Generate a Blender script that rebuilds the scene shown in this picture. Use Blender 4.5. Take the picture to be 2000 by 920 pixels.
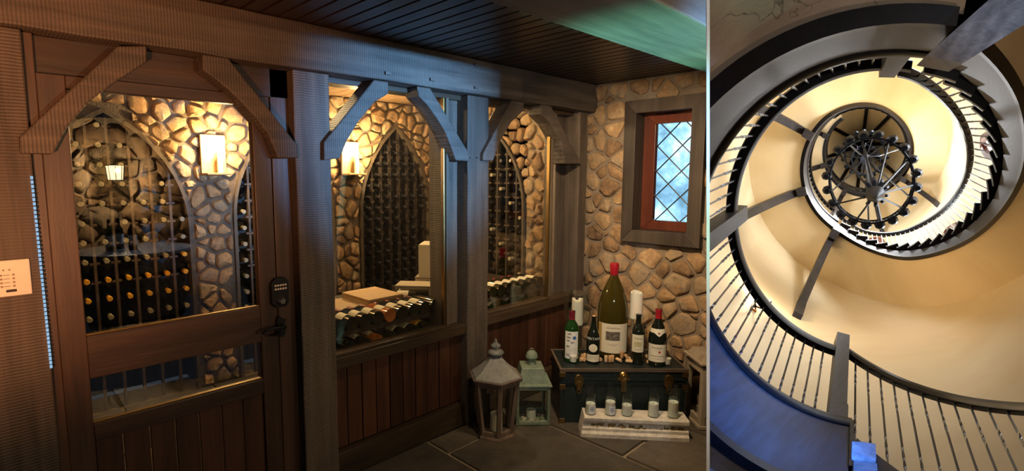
import bpy, bmesh, math, random
from mathutils import Vector, Matrix
from math import sin, cos, pi, radians, hypot, atan2, sqrt

for o in list(bpy.data.objects): bpy.data.objects.remove(o)
S = bpy.context.scene
COL = S.collection
rnd = random.Random(7)

# ------------------------------------------------------------------ camera
EYE = Vector((0, 0, 1.5))
YAW, PITCH, FPX = .818464502, .113076025, 1021.8
FWD = Vector((cos(PITCH)*cos(YAW), cos(PITCH)*sin(YAW), -sin(PITCH)))
RGT = Vector((sin(YAW), -cos(YAW), 0))
UPV = RGT.cross(FWD)
cam = bpy.data.objects.new('camera', bpy.data.cameras.new('camera'))
COL.objects.link(cam)
cam.matrix_world = Matrix(((RGT.x, UPV.x, -FWD.x, EYE.x), (RGT.y, UPV.y, -FWD.y, EYE.y), (RGT.z, UPV.z, -FWD.z, EYE.z), (0, 0, 0, 1)))
cam.data.sensor_width = 36; cam.data.sensor_fit = 'HORIZONTAL'
cam.data.lens = FPX/2000*36
cam.data.shift_x = .05
cam.data.clip_start = .05; cam.data.clip_end = 200
S.camera = cam

# ------------------------------------------------------------------ view and world
S.view_settings.view_transform = 'Standard'
S.view_settings.look = 'None'
S.view_settings.exposure = 0
S.view_settings.gamma = 1
S.view_settings.use_curve_mapping = False
W = bpy.data.worlds.new('world'); S.world = W; W.use_nodes = True
W.node_tree.nodes['Background'].inputs[0].default_value = (.5, .6, .8, 1)
W.node_tree.nodes['Background'].inputs[1].default_value = .05

def look(o, loc, target):
    o.location = loc
    o.rotation_euler = (Vector(target)-Vector(loc)).to_track_quat('-Z', 'Y').to_euler()
def area(name, loc, target, size, power, color, spread=180, size_y=None):
    l = bpy.data.lights.new(name, 'AREA'); l.energy = power; l.color = color; l.size = size; l.spread = radians(spread)
    if size_y: l.shape = 'RECTANGLE'; l.size_y = size_y
    o = bpy.data.objects.new(name, l); COL.objects.link(o); look(o, loc, target); return o
def spot(name, loc, target, power, color, angle, blend=.5, rad=.05):
    l = bpy.data.lights.new(name, 'SPOT'); l.energy = power; l.color = color; l.spot_size = radians(angle); l.spot_blend = blend; l.shadow_soft_size = rad
    o = bpy.data.objects.new(name, l); COL.objects.link(o); look(o, loc, target); return o
def point(name, loc, power, color, rad=.03):
    l = bpy.data.lights.new(name, 'POINT'); l.energy = power; l.color = color; l.shadow_soft_size = rad
    o = bpy.data.objects.new(name, l); COL.objects.link(o); o.location = loc; return o

# lamps added for the tasting room's blue, green and warm light, mostly unseen
spot('room_blue_light', (1.857, -1.2, 1.66), (1.72, 2.2, 1.68), 1700, (.17, .48, 1.0), 27, 1, .03)
spot('green_uplight', (1.75, .82, .12), (1.85, .86, 2.0), 300, (.22, 1.0, .68), 36, .7, .03)  # added for the green under the cross beam, source unseen
spot('green_uplight_far', (2.1, .75, .12), (2.35, .86, 2.0), 260, (.40, 1.0, .82), 26, .7, .03)
spot('blue_uplight', (1.9, .3, .3), (3.1, 1.5, 2.15), 130, (.25, .45, 1.0), 20, .8, .03)  # added for the blue on the ceiling by the corner, source unseen
spot('room_lamp_warm', (-.4, .2, 1.2), (.05, 2.2, 1.75), 230, (1.0, .40, .16), 66, .9, .02)
point('room_lamp_back', (1.2, -2.3, 1.56), 70, (1.0, .72, .42), .02)
spot('corner_downlight', (1.95, 1.2, 2.1), (3.15, 1.75, .9), 125, (1.0, .74, .46), 100, .9, .03)
spot('floor_downlight', (1.5, 1.3, 2.12), (1.75, 1.9, 0), 24, (1.0, .72, .40), 85, .9, .03)
point('cellar_fill_left', (1.25, 2.62, 2.06), 13, (1.0, .72, .38), .02)  # unseen fill added for the left part of the cellar
point('cellar_fill', (2.65, 2.75, 2.02), 24, (1.0, .74, .42), .03)  # unseen fill added to brighten the cellar behind the small window
# unseen lamps added for the stair tower, and one for the partition edge
point('tower_fill', (2.05, -.1, 1.6), 11, (1.0, .82, .66), .02)  # fill added to brighten the stucco ceiling
spot('tower_blue_low', (2.55, -.62, 1.52), (3.5, 1.16, .10), 3000, (.04, .22, 1.0), 38, 1, .12)
spot('tower_blue_high', (2.15, -.35, .9), (2.9, -.05, 2.35), 260, (.28, .50, 1.0), 36, .9, .05)
point('upper_stair_fill', (15.47, 2.49, 1.26), 110, (.95, .97, 1.0), .05)  # fill added to brighten the upper walls and soffits
spot('partition_light', (.2, -.4, 1.7), (2.35, .93, 1.5), 60, (1, 1, 1), 60, .5, .03)

# ------------------------------------------------------------------ helpers
def tag(o, label=None, cat=None, group=None, kind=None):
    if label: o['label'] = label
    if cat: o['category'] = cat
    if group: o['group'] = group
    if kind: o['kind'] = kind
    return o
def empty(name, loc, label=None, cat=None, group=None, rz=0, kind=None):
    o = bpy.data.objects.new(name, None); COL.objects.link(o); o.empty_display_size = .05
    o.location = loc; o.rotation_euler = (0, 0, rz)
    return tag(o, label, cat, group, kind)
def worldloc(o):
    v = Vector((0, 0, 0))
    while o: v += o.location; o = o.parent
    return v

class M:
    """collects faces, then links them as one mesh object"""
    def __init__(s): s.v = []; s.f = []
    def add(s, vs, fs):
        n = len(s.v); s.v += [tuple(v) for v in vs]; s.f += [tuple(i+n for i in f) for f in fs]; return s
    def hexa(s, p):  # 8 points: bottom loop 0-3, top loop 4-7
        return s.add(p, [(0, 3, 2, 1), (4, 5, 6, 7), (0, 1, 5, 4), (1, 2, 6, 5), (2, 3, 7, 6), (3, 0, 4, 7)])
    def box(s, x0, x1, y0, y1, z0, z1):
        return s.hexa([(x0, y0, z0), (x1, y0, z0), (x1, y1, z0), (x0, y1, z0), (x0, y0, z1), (x1, y0, z1), (x1, y1, z1), (x0, y1, z1)])
    def prism(s, poly, d0, d1, ax=1):  # polygon in the two other axes, extruded along ax
        n = len(poly)
        def pt(a, b, d): return (a, d, b) if ax == 1 else ((d, a, b) if ax == 0 else (a, b, d))
        vs = [pt(a, b, d0) for a, b in poly]+[pt(a, b, d1) for a, b in poly]
        return s.add(vs, [tuple(range(n-1, -1, -1)), tuple(range(n, 2*n))]+[(i, (i+1) % n, n+(i+1) % n, n+i) for i in range(n)])
    def lathe(s, prof, n=16, c=(0, 0, 0), ax=(0, 0, 1), ph=0):
        ax = Vector(ax).normalized(); u = ax.orthogonal().normalized(); 
        if abs(ax.z) > .99: u = Vector((1, 0, 0))
        w = ax.cross(u); c = Vector(c); vs = []; fs = []; rings = []
        for r, h in prof:
            if r < 1e-6: rings.append([len(vs)]); vs.append(c+ax*h)
            else:
                rings.append(list(range(len(vs), len(vs)+n)))
                for k in range(n):
                    a = 2*pi*k/n+ph; vs.append(c+ax*h+(u*cos(a)+w*sin(a))*r)
        for a, b in zip(rings, rings[1:]):
            for k in range(n):
                k2 = (k+1) % n
                if len(a) == 1 and len(b) == 1: continue
                if len(a) == 1: fs.append((a[0], b[k2], b[k]))
                elif len(b) == 1: fs.append((a[k], a[k2], b[0]))
                else: fs.append((a[k], a[k2], b[k2], b[k]))
        return s.add(vs, fs)
    def tube(s, path, r, n=6, closed=False, flat=1):
        P = [Vector(p) for p in path]; vs = []; fs = []; m = len(P); prev = None
        for i, p in enumerate(P):
            if closed: t = P[(i+1) % m]-P[i-1]
            else: t = P[min(i+1, m-1)]-P[max(i-1, 0)]
            t = t.normalized() if t.length > 1e-9 else Vector((0, 0, 1))
            u = (prev-t*prev.dot(t)) if prev else t.orthogonal()
            u = u.normalized() if u.length > 1e-6 else t.orthogonal().normalized()
            prev = u; w = t.cross(u); rr = r[i] if isinstance(r, (list, tuple)) else r
            vs += [p+(u*cos(2*pi*k/n)+w*sin(2*pi*k/n)*flat)*rr for k in range(n)]
        for i in range(m if closed else m-1):
            j = (i+1) % m
            fs += [(i*n+k, i*n+(k+1) % n, j*n+(k+1) % n, j*n+k) for k in range(n)]
        if not closed: fs += [tuple(range(n-1, -1, -1)), tuple(range((m-1)*n, m*n))]
        return s.add(vs, fs)
    def loft(s, rings, closed_ring=True, cap=True):  # rings of equal length
        n = len(rings[0]); vs = [p for r in rings for p in r]; fs = []
        for i in range(len(rings)-1):
            for k in range(n if closed_ring else n-1):
                fs.append((i*n+k, i*n+(k+1) % n, (i+1)*n+(k+1) % n, (i+1)*n+k))
        if cap and closed_ring: fs += [tuple(range(n-1, -1, -1)), tuple(range((len(rings)-1)*n, len(rings)*n))]
        return s.add(vs, fs)
    def mesh(s, name, mat, smooth=False, fix=True):
        me = bpy.data.meshes.new(name); me.from_pydata(s.v, [], s.f)
        if fix:
            bm = bmesh.new(); bm.from_mesh(me); bmesh.ops.recalc_face_normals(bm, faces=bm.faces); bm.to_mesh(me); bm.free()
        if mat: me.materials.append(mat)
        if smooth:
            me.polygons.foreach_set('use_smooth', [True]*len(me.polygons)); me.set_sharp_from_angle(angle=radians(smooth if smooth > 1 else 35))
        return me
    def obj(s, name, mat, parent=None, smooth=False, world=False, clip=None, label=None, bevel=0, fix=True):
        """world=True: the vertices are in world space; they are shifted to the parent's frame"""
        me = s.mesh(name, mat, smooth, fix)
        if clip is not None:
            bm = bmesh.new(); bm.from_mesh(me)
            r = bmesh.ops.bisect_plane(bm, geom=bm.verts[:]+bm.edges[:]+bm.faces[:], dist=1e-6, plane_co=clip_co(clip), plane_no=CLIPN*clip, clear_inner=True)
            if not bm.verts: bm.free(); bpy.data.meshes.remove(me); return None
            bm.to_mesh(me); bm.free()
        if world and parent is not None: me.transform(Matrix.Translation(-worldloc(parent)))
        elif world:
            vs = me.vertices; c = Vector((sum(v.co.x for v in vs)/len(vs), sum(v.co.y for v in vs)/len(vs), min(v.co.z for v in vs)))
            me.transform(Matrix.Translation(-c))
        o = bpy.data.objects.new(name, me); COL.objects.link(o)
        if world and parent is None: o.location = c
        if parent is not None: o.parent = parent
        if label: o['label'] = label
        if bevel:
            b = o.modifiers.new('bevel', 'BEVEL'); b.width = bevel; b.segments = 2; b.limit_method = 'ANGLE'
        return o
def copy_tree(o, parent=None):
    c = o.copy(); COL.objects.link(c); c.parent = parent
    for ch in list(o.children): copy_tree(ch, c)
    return c

# the partition between the two rooms stands in this plane
PDIR = (FWD+RGT*((1383-900)/FPX))
CLIPN = PDIR.cross(UPV).normalized()
if CLIPN.dot(RGT) < 0: CLIPN = -CLIPN      # +1 keeps the stair side, -1 the cellar side
def clip_co(side): return EYE+PDIR*2.05+CLIPN*.0058*side

# ------------------------------------------------------------------ materials
def mat(name, color=(.5, .5, .5), rough=.6, metal=0, **kw):
    m = bpy.data.materials.new(name); m.use_nodes = True
    b = m.node_tree.nodes['Principled BSDF']
    b.inputs['Base Color'].default_value = (*color, 1); b.inputs['Roughness'].default_value = rough; b.inputs['Metallic'].default_value = metal
    for k, v in kw.items(): b.inputs[k].default_value = v
    return m
def nodes(m):
    nt = m.node_tree
    def N(t, **kw):
        n = nt.nodes.new(t)
        for k, v in kw.items():
            if k in n.inputs: n.inputs[k].default_value = v
            else: setattr(n, k, v)
        return n
    return nt, N, nt.links.new, nt.nodes['Principled BSDF']
def ramp(N, stops):
    r = N('ShaderNodeValToRGB'); e = r.color_ramp.elements
    while len(e) > 1: e.remove(e[-1])
    e[0].position, e[0].color = stops[0][0], (*stops[0][1], 1)
    for p, c in stops[1:]:
        x = e.new(p); x.color = (*c, 1)
    return r
def wood(name, c1, c2, axis='X', saw=0, rough=.6, grain=14, bump=.35, knots=False, sawscale=30, vary=.25, spec=.5):
    """grain runs along `axis`; saw > 0 adds band-saw marks across it"""
    m = mat(name, c1, rough); nt, N, L, b = nodes(m)
    b.inputs['Specular IOR Level'].default_value = spec
    tc = N('ShaderNodeTexCoord'); mp = N('ShaderNodeMapping')
    st = {'X': (.06, 1, 1), 'Y': (1, .06, 1), 'Z': (1, 1, .06)}[axis]
    mp.inputs['Scale'].default_value = tuple(grain*s for s in st)
    oi = N('ShaderNodeObjectInfo'); ad = N('ShaderNodeVectorMath', operation='ADD')
    L(tc.outputs['Object'], ad.inputs[0]); L(oi.outputs['Random'], ad.inputs[1]); L(ad.outputs[0], mp.inputs[0])
    n1 = N('ShaderNodeTexNoise', Scale=1.6, Detail=6, Roughness=.65, Distortion=.6); L(mp.outputs[0], n1.inputs['Vector'])
    cr = ramp(N, [(.3, c1), (.7, c2)]); L(n1.outputs['Fac'], cr.inputs[0])
    hv = N('ShaderNodeHueSaturation'); mr = N('ShaderNodeMapRange', **{'To Min': 1-vary, 'To Max': 1+vary})
    L(oi.outputs['Random'], mr.inputs[0]); L(mr.outputs[0], hv.inputs['Value']); L(cr.outputs[0], hv.inputs['Color'])
    n2 = N('ShaderNodeTexNoise', Scale=2.2, Detail=3); L(ad.outputs[0], n2.inputs['Vector'])
    mx = N('ShaderNodeMix', data_type='RGBA', blend_type='MULTIPLY'); mx.inputs[0].default_value = .55
    c3 = ramp(N, [(.3, (.55, .5, .45)), (.7, (1.25, 1.2, 1.15))]); L(n2.outputs['Fac'], c3.inputs[0])
    L(hv.outputs[0], mx.inputs[6]); L(c3.outputs[0], mx.inputs[7]); last = mx.outputs[2]
    hgt = n1.outputs['Fac']
    if saw:
        wv = N('ShaderNodeTexWave', wave_type='BANDS', bands_direction=axis, Scale=sawscale, Distortion=1.2, Detail=1.5)
        wv.inputs['Detail Scale'].default_value = .8; L(ad.outputs[0], wv.inputs['Vector'])
        n3 = N('ShaderNodeTexNoise', Scale=7, Detail=2); L(ad.outputs[0], n3.inputs['Vector'])
        ml = N('ShaderNodeMath', operation='MULTIPLY'); L(wv.outputs['Fac'], ml.inputs[0]); L(n3.outputs['Fac'], ml.inputs[1])
        a2 = N('ShaderNodeMath', operation='MULTIPLY_ADD'); a2.inputs[1].default_value = .9*saw; L(ml.outputs[0], a2.inputs[0]); L(n1.outputs['Fac'], a2.inputs[2])
        hgt = a2.outputs[0]
        m2 = N('ShaderNodeMix', data_type='RGBA', blend_type='MULTIPLY'); m2.inputs[0].default_value = .45*saw
        c4 = ramp(N, [(.1, (.5, .48, .46)), (.5, (1.2, 1.2, 1.2))]); L(ml.outputs[0], c4.inputs[0])
        L(last, m2.inputs[6]); L(c4.outputs[0], m2.inputs[7]); last = m2.outputs[2]
    L(last, b.inputs['Base Color'])
    bp = N('ShaderNodeBump', Strength=bump, Distance=.01); L(hgt, bp.inputs['Height']); L(bp.outputs[0], b.inputs['Normal'])
    return m
def stone(name, stops, scale=6, bump=.6, rough=.85):
    m = mat(name, stops[0][1], rough); nt, N, L, b = nodes(m)
    tc = N('ShaderNodeTexCoord'); oi = N('ShaderNodeObjectInfo')
    n1 = N('ShaderNodeTexNoise', Scale=scale, Detail=8, Roughness=.7); L(tc.outputs['Object'], n1.inputs['Vector'])
    ad = N('ShaderNodeMath', operation='MULTIPLY_ADD'); ad.inputs[1].default_value = .55; L(oi.outputs['Random'], ad.inputs[0])
    sb = N('ShaderNodeMath', operation='SUBTRACT'); sb.inputs[1].default_value = .27; L(n1.outputs['Fac'], sb.inputs[0]); L(sb.outputs[0], ad.inputs[2])
    cr = ramp(N, stops); L(ad.outputs[0], cr.inputs[0])
    n2 = N('ShaderNodeTexNoise', Scale=scale*6, Detail=6, Roughness=.7); L(tc.outputs['Object'], n2.inputs['Vector'])
    mx = N('ShaderNodeMix', data_type='RGBA', blend_type='MULTIPLY'); mx.inputs[0].default_value = .6
    c3 = ramp(N, [(.3, (.5, .48, .45)), (.65, (1.2, 1.2, 1.2))]); L(n2.outputs['Fac'], c3.inputs[0])
    L(cr.outputs[0], mx.inputs[6]); L(c3.outputs[0], mx.inputs[7]); L(mx.outputs[2], b.inputs['Base Color'])
    a2 = N('ShaderNodeMath', operation='MULTIPLY_ADD'); a2.inputs[1].default_value = .4; L(n2.outputs['Fac'], a2.inputs[0]); L(n1.outputs['Fac'], a2.inputs[2])
    bp = N('ShaderNodeBump', Strength=bump, Distance=.03); L(a2.outputs[0], bp.inputs['Height']); L(bp.outputs[0], b.inputs['Normal'])
    return m
def plaster(name, c1, c2, scale=1.2, bump=.1, rough=.75, cracks=False):
    m = mat(name, c1, rough); nt, N, L, b = nodes(m)
    tc = N('ShaderNodeTexCoord')
    n1 = N('ShaderNodeTexNoise', Scale=scale, Detail=6, Roughness=.6, Distortion=.4); L(tc.outputs['Object'], n1.inputs['Vector'])
    cr = ramp(N, [(.35, c1), (.65, c2)]); L(n1.outputs['Fac'], cr.inputs[0]); last = cr.outputs[0]
    n2 = N('ShaderNodeTexNoise', Scale=scale*14, Detail=5); L(tc.outputs['Object'], n2.inputs['Vector']); h = n2.outputs['Fac']
    if cracks:
        nd = N('ShaderNodeTexNoise', Scale=5, Detail=4); L(tc.outputs['Object'], nd.inputs['Vector'])
        am = N('ShaderNodeVectorMath', operation='MULTIPLY_ADD'); am.inputs[1].default_value = (.45, .45, .45)
        L(nd.outputs['Color'], am.inputs[0]); L(tc.outputs['Object'], am.inputs[2])
        vo = N('ShaderNodeTexVoronoi', feature='DISTANCE_TO_EDGE', Scale=2.6); L(am.outputs[0], vo.inputs['Vector'])
        ck = ramp(N, [(0, (.0, .0, .0)), (.012, (1, 1, 1))]); L(vo.outputs['Distance'], ck.inputs[0])
        nm = N('ShaderNodeTexNoise', Scale=2.2, Detail=2); L(tc.outputs['Object'], nm.inputs['Vector'])
        k2 = ramp(N, [(.5, (1, 1, 1)), (.56, (0, 0, 0))]); L(nm.outputs['Fac'], k2.inputs[0])
        mxx = N('ShaderNodeMath', operation='MAXIMUM'); L(ck.outputs[0], mxx.inputs[0]); L(k2.outputs[0], mxx.inputs[1])
        mm = N('ShaderNodeMix', data_type='RGBA'); mm.inputs[6].default_value = (c1[0]*.25, c1[1]*.25, c1[2]*.25, 1)
        L(mxx.outputs[0], mm.inputs[0]); L(last, mm.inputs[7]); last = mm.outputs[2]
        ah = N('ShaderNodeMath', operation='MULTIPLY_ADD'); ah.inputs[1].default_value = 1.2; L(mxx.outputs[0], ah.inputs[0]); L(n2.outputs['Fac'], ah.inputs[2]); h = ah.outputs[0]
    L(last, b.inputs['Base Color'])
    bp = N('ShaderNodeBump', Strength=bump, Distance=.02); L(h, bp.inputs['Height']); L(bp.outputs[0], b.inputs['Normal'])
    return m
def glass(name, tint=(1, 1, 1), refl=1.0, rough=0.0):
    """clear pane or vessel: transparent, with a Schlick reflection that is the same from both sides"""
    m = bpy.data.materials.new(name); m.use_nodes = True; nt = m.node_tree; nt.nodes.clear()
    N = nt.nodes.new; L = nt.links.new
    out = N('ShaderNodeOutputMaterial'); mx = N('ShaderNodeMixShader'); t = N('ShaderNodeBsdfTransparent'); g = N('ShaderNodeBsdfGlossy'); lw = N('ShaderNodeLayerWeight')
    pw = N('ShaderNodeMath'); pw.operation = 'POWER'; pw.inputs[1].default_value = 5
    ma = N('ShaderNodeMath'); ma.operation = 'MULTIPLY_ADD'; ma.inputs[1].default_value = .6; ma.inputs[2].default_value = .04*refl
    lw.inputs['Blend'].default_value = .5; t.inputs[0].default_value = (*tint, 1); g.inputs['Roughness'].default_value = rough
    L(lw.outputs['Facing'], pw.inputs[0]); L(pw.outputs[0], ma.inputs[0]); L(ma.outputs[0], mx.inputs[0]); L(t.outputs[0], mx.inputs[1]); L(g.outputs[0], mx.inputs[2]); L(mx.outputs[0], out.inputs[0])
    return m
def emit(name, color, power):
    m = bpy.data.materials.new(name); m.use_nodes = True; nt = m.node_tree; nt.nodes.clear()
    out = nt.nodes.new('ShaderNodeOutputMaterial'); e = nt.nodes.new('ShaderNodeEmission'); e.inputs[0].default_value = (*color, 1); e.inputs[1].default_value = power
    nt.links.new(e.outputs[0], out.inputs[0]); return m

DK1, DK2 = (.055, .043, .034), (.15, .118, .092)
SAWX = wood('rough sawn oak along x', DK1, DK2, 'X', 1, .6, bump=.3)
SAWZ = wood('rough sawn oak upright', DK1, DK2, 'Z', 1, .6, bump=.3)
WOODX = wood('stained oak along x', (.028, .015, .010), (.080, .042, .026), 'X', 0, .42, bump=.15)
WOODZ = wood('stained oak upright', (.028, .015, .010), (.080, .042, .026), 'Z', 0, .42, bump=.15)
PLANKZ = wood('wainscot plank oak', (.030, .012, .007), (.095, .036, .018), 'Z', 0, .45, bump=.15, vary=.4)
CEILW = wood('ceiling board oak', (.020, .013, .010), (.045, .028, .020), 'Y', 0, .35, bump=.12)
REDW = wood('red mahogany', (.09, .022, .012), (.17, .045, .022), 'Z', 0, .35, bump=.08)
RACKW = wood('rack slat wood', (.07, .045, .028), (.15, .10, .065), 'Z', 0, .6)
RACKD = wood('dark rack wood', (.02, .015, .011), (.05, .036, .026), 'Z', 0, .6)
ARCHW = wood('arch trim wood', (.06, .045, .03), (.13, .10, .065), 'Z', 0, .6)
CRATE = wood('pale crate pine', (.38, .24, .11), (.52, .36, .18), 'X', 0, .6, grain=9, bump=.1)
CRATEG = wood('bleached crate pine', (.36, .31, .22), (.5, .44, .33), 'X', 0, .65, grain=9, bump=.1)
STONE = stone('fieldstone', [(.10, (.13, .085, .05)), (.30, (.30, .18, .09)), (.48, (.44, .28, .14)), (.62, (.34, .26, .17)), (.74, (.42, .25, .12)), (.90, (.56, .40, .22))])
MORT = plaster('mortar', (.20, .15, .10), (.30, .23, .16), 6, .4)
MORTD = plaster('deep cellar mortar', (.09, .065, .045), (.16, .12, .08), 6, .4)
FLAG = stone('bluestone flag', [(.2, (.050, .043, .034)), (.5, (.085, .070, .053)), (.8, (.12, .098, .072))], 2.5, .25, .45)
GROUT = plaster('grout', (.22, .17, .11), (.30, .24, .16), 8, .2)
LEADM = mat('lead came', (.05, .05, .055), .4, .8)
BRASS = mat('aged brass', (.32, .20, .07), .35, 1)
IRON = mat('black iron', (.02, .02, .022), .4, .7)
CHROME = mat('worn chrome', (.6, .58, .55), .2, 1)
WHITE = plaster('white plastic', (.72, .66, .55), (.76, .70, .6), 2, .02, .4)
WAX = mat('candle wax', (.80, .74, .62), .5, **{'Subsurface Weight': .3})
GLASS = glass('window glass', (.97, .98, .96), 2.3)
CLEAR = glass('clear glass', (.93, .96, .96), 1.8)
BLACKG = mat('dark bottle glass', (.008, .010, .006), .08)
GREENG = mat('green bottle glass', (.010, .045, .008), .06, **{'Transmission Weight': .25})
OLIVEG = mat('olive bottle glass', (.055, .042, .006), .05, **{'Transmission Weight': .3})
AMBERG = mat('amber bottle glass', (.30, .09, .02), .1)
CREAM = mat('cream paper label', (.62, .56, .42), .7)
PAPER = mat('white paper label', (.62, .61, .57), .7)
YELLOW = mat('yellow capsule', (.85, .42, .03), .45)
PALECAP = mat('pale capsule', (.36, .31, .20), .45)
REDCAP = mat('red wax capsule', (.36, .012, .02), .35)
WINECAP = mat('wine red capsule', (.16, .012, .02), .4)
CORK = stone('cork', [(.2, (.42, .22, .09)), (.5, (.56, .34, .16)), (.8, (.64, .42, .24))], 40, .2, .8)
INK = mat('printing ink', (.05, .045, .04), .7)
BLUEINK = mat('blue ink', (.03, .10, .34), .7)
exec_marker = 0

# ------------------------------------------------------------------ stones of rubble walls
def cells(x0, x1, z0, z1, size, rng, aspect=1.4):
    """power diagram of a jittered grid: irregular polygons that fill the rectangle"""
    nz = max(1, int((z1-z0)/(size/aspect))); nx = max(1, int((x1-x0)/(size*1.05))); P = []
    for j in range(-1, nz+1):
        for i in range(-1, nx+2):
            if rng.random() < .10: continue
            P.append((x0+(i+.5*(j % 2)+.25+rng.uniform(-.36, .36))*(x1-x0)/nx, z0+(j+.5+rng.uniform(-.34, .34))*(z1-z0)/nz, rng.uniform(-.12, .32)*size*size))
    out = []
    for a in P:
        if not (x0-.02 < a[0] < x1+.02 and z0-.02 < a[1] < z1+.02): continue
        poly = [(x0, z0), (x1, z0), (x1, z1), (x0, z1)]
        for b in P:
            if b is a: continue
            dx, dz = b[0]-a[0], b[1]-a[1]; d2 = dx*dx+dz*dz
            if d2 > (3.2*size)**2: continue
            lim = (d2+a[2]-b[2])/2
            new = []
            for k in range(len(poly)):
                p, q = poly[k], poly[(k+1) % len(poly)]
                sp = (p[0]-a[0])*dx+(p[1]-a[1])*dz-lim; sq = (q[0]-a[0])*dx+(q[1]-a[1])*dz-lim
                if sp <= 0: new.append(p)
                if sp*sq < 0:
                    t = sp/(sp-sq); new.append((p[0]+(q[0]-p[0])*t, p[1]+(q[1]-p[1])*t))
            poly = new
            if len(poly) < 3: break
        if len(poly) >= 3: out.append(poly)
    return out
def stone_mesh(poly, depth, rng, gap=.010):
    """returns rings of (u, v, w): w is the height off the wall"""
    n = len(poly); cx = sum(p[0] for p in poly)/n; cz = sum(p[1] for p in poly)/n
    # drop very short edges, cut the corners
    pts = [p for i, p in enumerate(poly) if hypot(p[0]-poly[i-1][0], p[1]-poly[i-1][1]) > .012]
    if len(pts) < 3: return None
    ch = []
    for i, p in enumerate(pts):
        q = pts[(i+1) % len(pts)]
        c_ = rng.uniform(.05, .22); ch += [(p[0]*(1-c_)+q[0]*c_, p[1]*(1-c_)+q[1]*c_), (p[0]*c_+q[0]*(1-c_), p[1]*c_+q[1]*(1-c_))]
    R = min(hypot(p[0]-cx, p[1]-cz) for p in ch)
    if R < gap*1.3: return None
    k0 = 1-gap/max(R, gap*2)*.75
    ring0 = []; 
    for p in ch:
        j = 1+rng.uniform(-.07, .02); ring0.append((cx+(p[0]-cx)*k0*j, cz+(p[1]-cz)*k0*j))
    n = len(ring0); tx, tz = rng.uniform(-.12, .12), rng.uniform(-.12, .12)
    V = [(u, v, -.015) for u, v in ring0]
    V += [(cx+(u-cx)*.97, cz+(v-cz)*.97, depth*rng.uniform(.45, .7)) for u, v in ring0]
    V += [(cx+(u-cx)*.80, cz+(v-cz)*.80, depth*rng.uniform(.75, 1.15)+(u-cx)*tx+(v-cz)*tz) for u, v in ring0]
    V.append((cx+R*rng.uniform(-.2, .2), cz+R*rng.uniform(-.2, .2), depth*rng.uniform(.85, 1.25)))
    F = []
    for r in range(2): F += [(r*n+i, r*n+(i+1) % n, (r+1)*n+(i+1) % n, (r+1)*n+i) for i in range(n)]
    F += [(2*n+i, 2*n+(i+1) % n, 3*n) for i in range(n)]
    return V, F
def rubble(parent, rect, size, to3d, keep, push, rng, clip=None, depth=.03, mt=None):
    k = 0
    for poly in cells(*rect, size, rng):
        cx = sum(p[0] for p in poly)/len(poly); cz = sum(p[1] for p in poly)/len(poly)
        if not keep(cx, cz): continue
        poly = [push(*p) for p in poly]
        r = stone_mesh(poly, depth*rng.uniform(.7, 1.3), rng)
        if not r: continue
        m = M().add([to3d(*v) for v in r[0]], r[1])
        m.obj('stone', mt or STONE, parent, smooth=50, world=True, clip=clip); k += 1
    return k
def strip_wall(name, parent, rect, hole, to3d, mt, step=.04, clip=None):
    """mortar face, with holes given by hole(u) -> list of (v0, v1) that stay solid"""
    x0, x1, z0, z1 = rect; m = M(); n = max(1, int((x1-x0)/step)); us = [x0+(x1-x0)*i/n for i in range(n+1)]
    for a, b in zip(us, us[1:]):
        ha, hb = hole(a+1e-5), hole(b-1e-5)
        if len(ha) != len(hb) or any(abs(p[1]-q[1]) > .04 for p, q in zip(ha[:1], hb[:1]) if len(ha) > 1): ha = hb = hole((a+b)/2)
        for (p0, p1), (q0, q1) in zip(ha, hb):
            m.add([to3d(a, p0, 0), to3d(b, q0, 0), to3d(b, q1, 0), to3d(a, p1, 0)], [(0, 1, 2, 3)])
    return m.obj(name, mt, parent, world=True, clip=clip, fix=False)
class Arch:
    def __init__(s, c, a, apex, spring): s.c = c; s.a = a; s.apex = apex; s.sp = spring; H = apex-spring; s.r = (a*a+H*H)/(2*a)
    def top(s, x):
        d = abs(x-s.c)
        if d >= s.a: return None
        return s.sp+sqrt(max(0, s.r**2-(d+s.r-s.a)**2))
    def inside(s, x, z, m=0):
        d = abs(x-s.c)
        if z < s.sp: return d < s.a+m
        return hypot(d+s.r-s.a, z-s.sp) < s.r+m
    def push(s, x, z, m=.012):
        if not s.inside(x, z, m): return x, z
        sg = 1 if x >= s.c else -1
        if z < s.sp: return s.c+sg*(s.a+m), z
        ox = s.c-sg*(s.r-s.a); dx, dz = x-ox, z-s.sp; l = hypot(dx, dz); return ox+dx/l*(s.r+m), s.sp+dz/l*(s.r+m)
    def curve(s, n=14, z0=0):
        pts = [(s.c-s.a, z0)]
        a1 = math.asin((s.apex-s.sp)/s.r)
        L = [(s.c+s.r-s.a-s.r*cos(a1*i/n), s.sp+s.r*sin(a1*i/n)) for i in range(n+1)]
        return pts+L+[(2*s.c-x, z) for x, z in reversed(L[:-1])]+[(s.c+s.a, z0)]

# ================================================================== THE CELLAR ROOM: structure
EX = 3.36            # end wall
CZ = 2.15            # ceiling height
YB = 3.9             # back wall of the cellar
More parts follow.
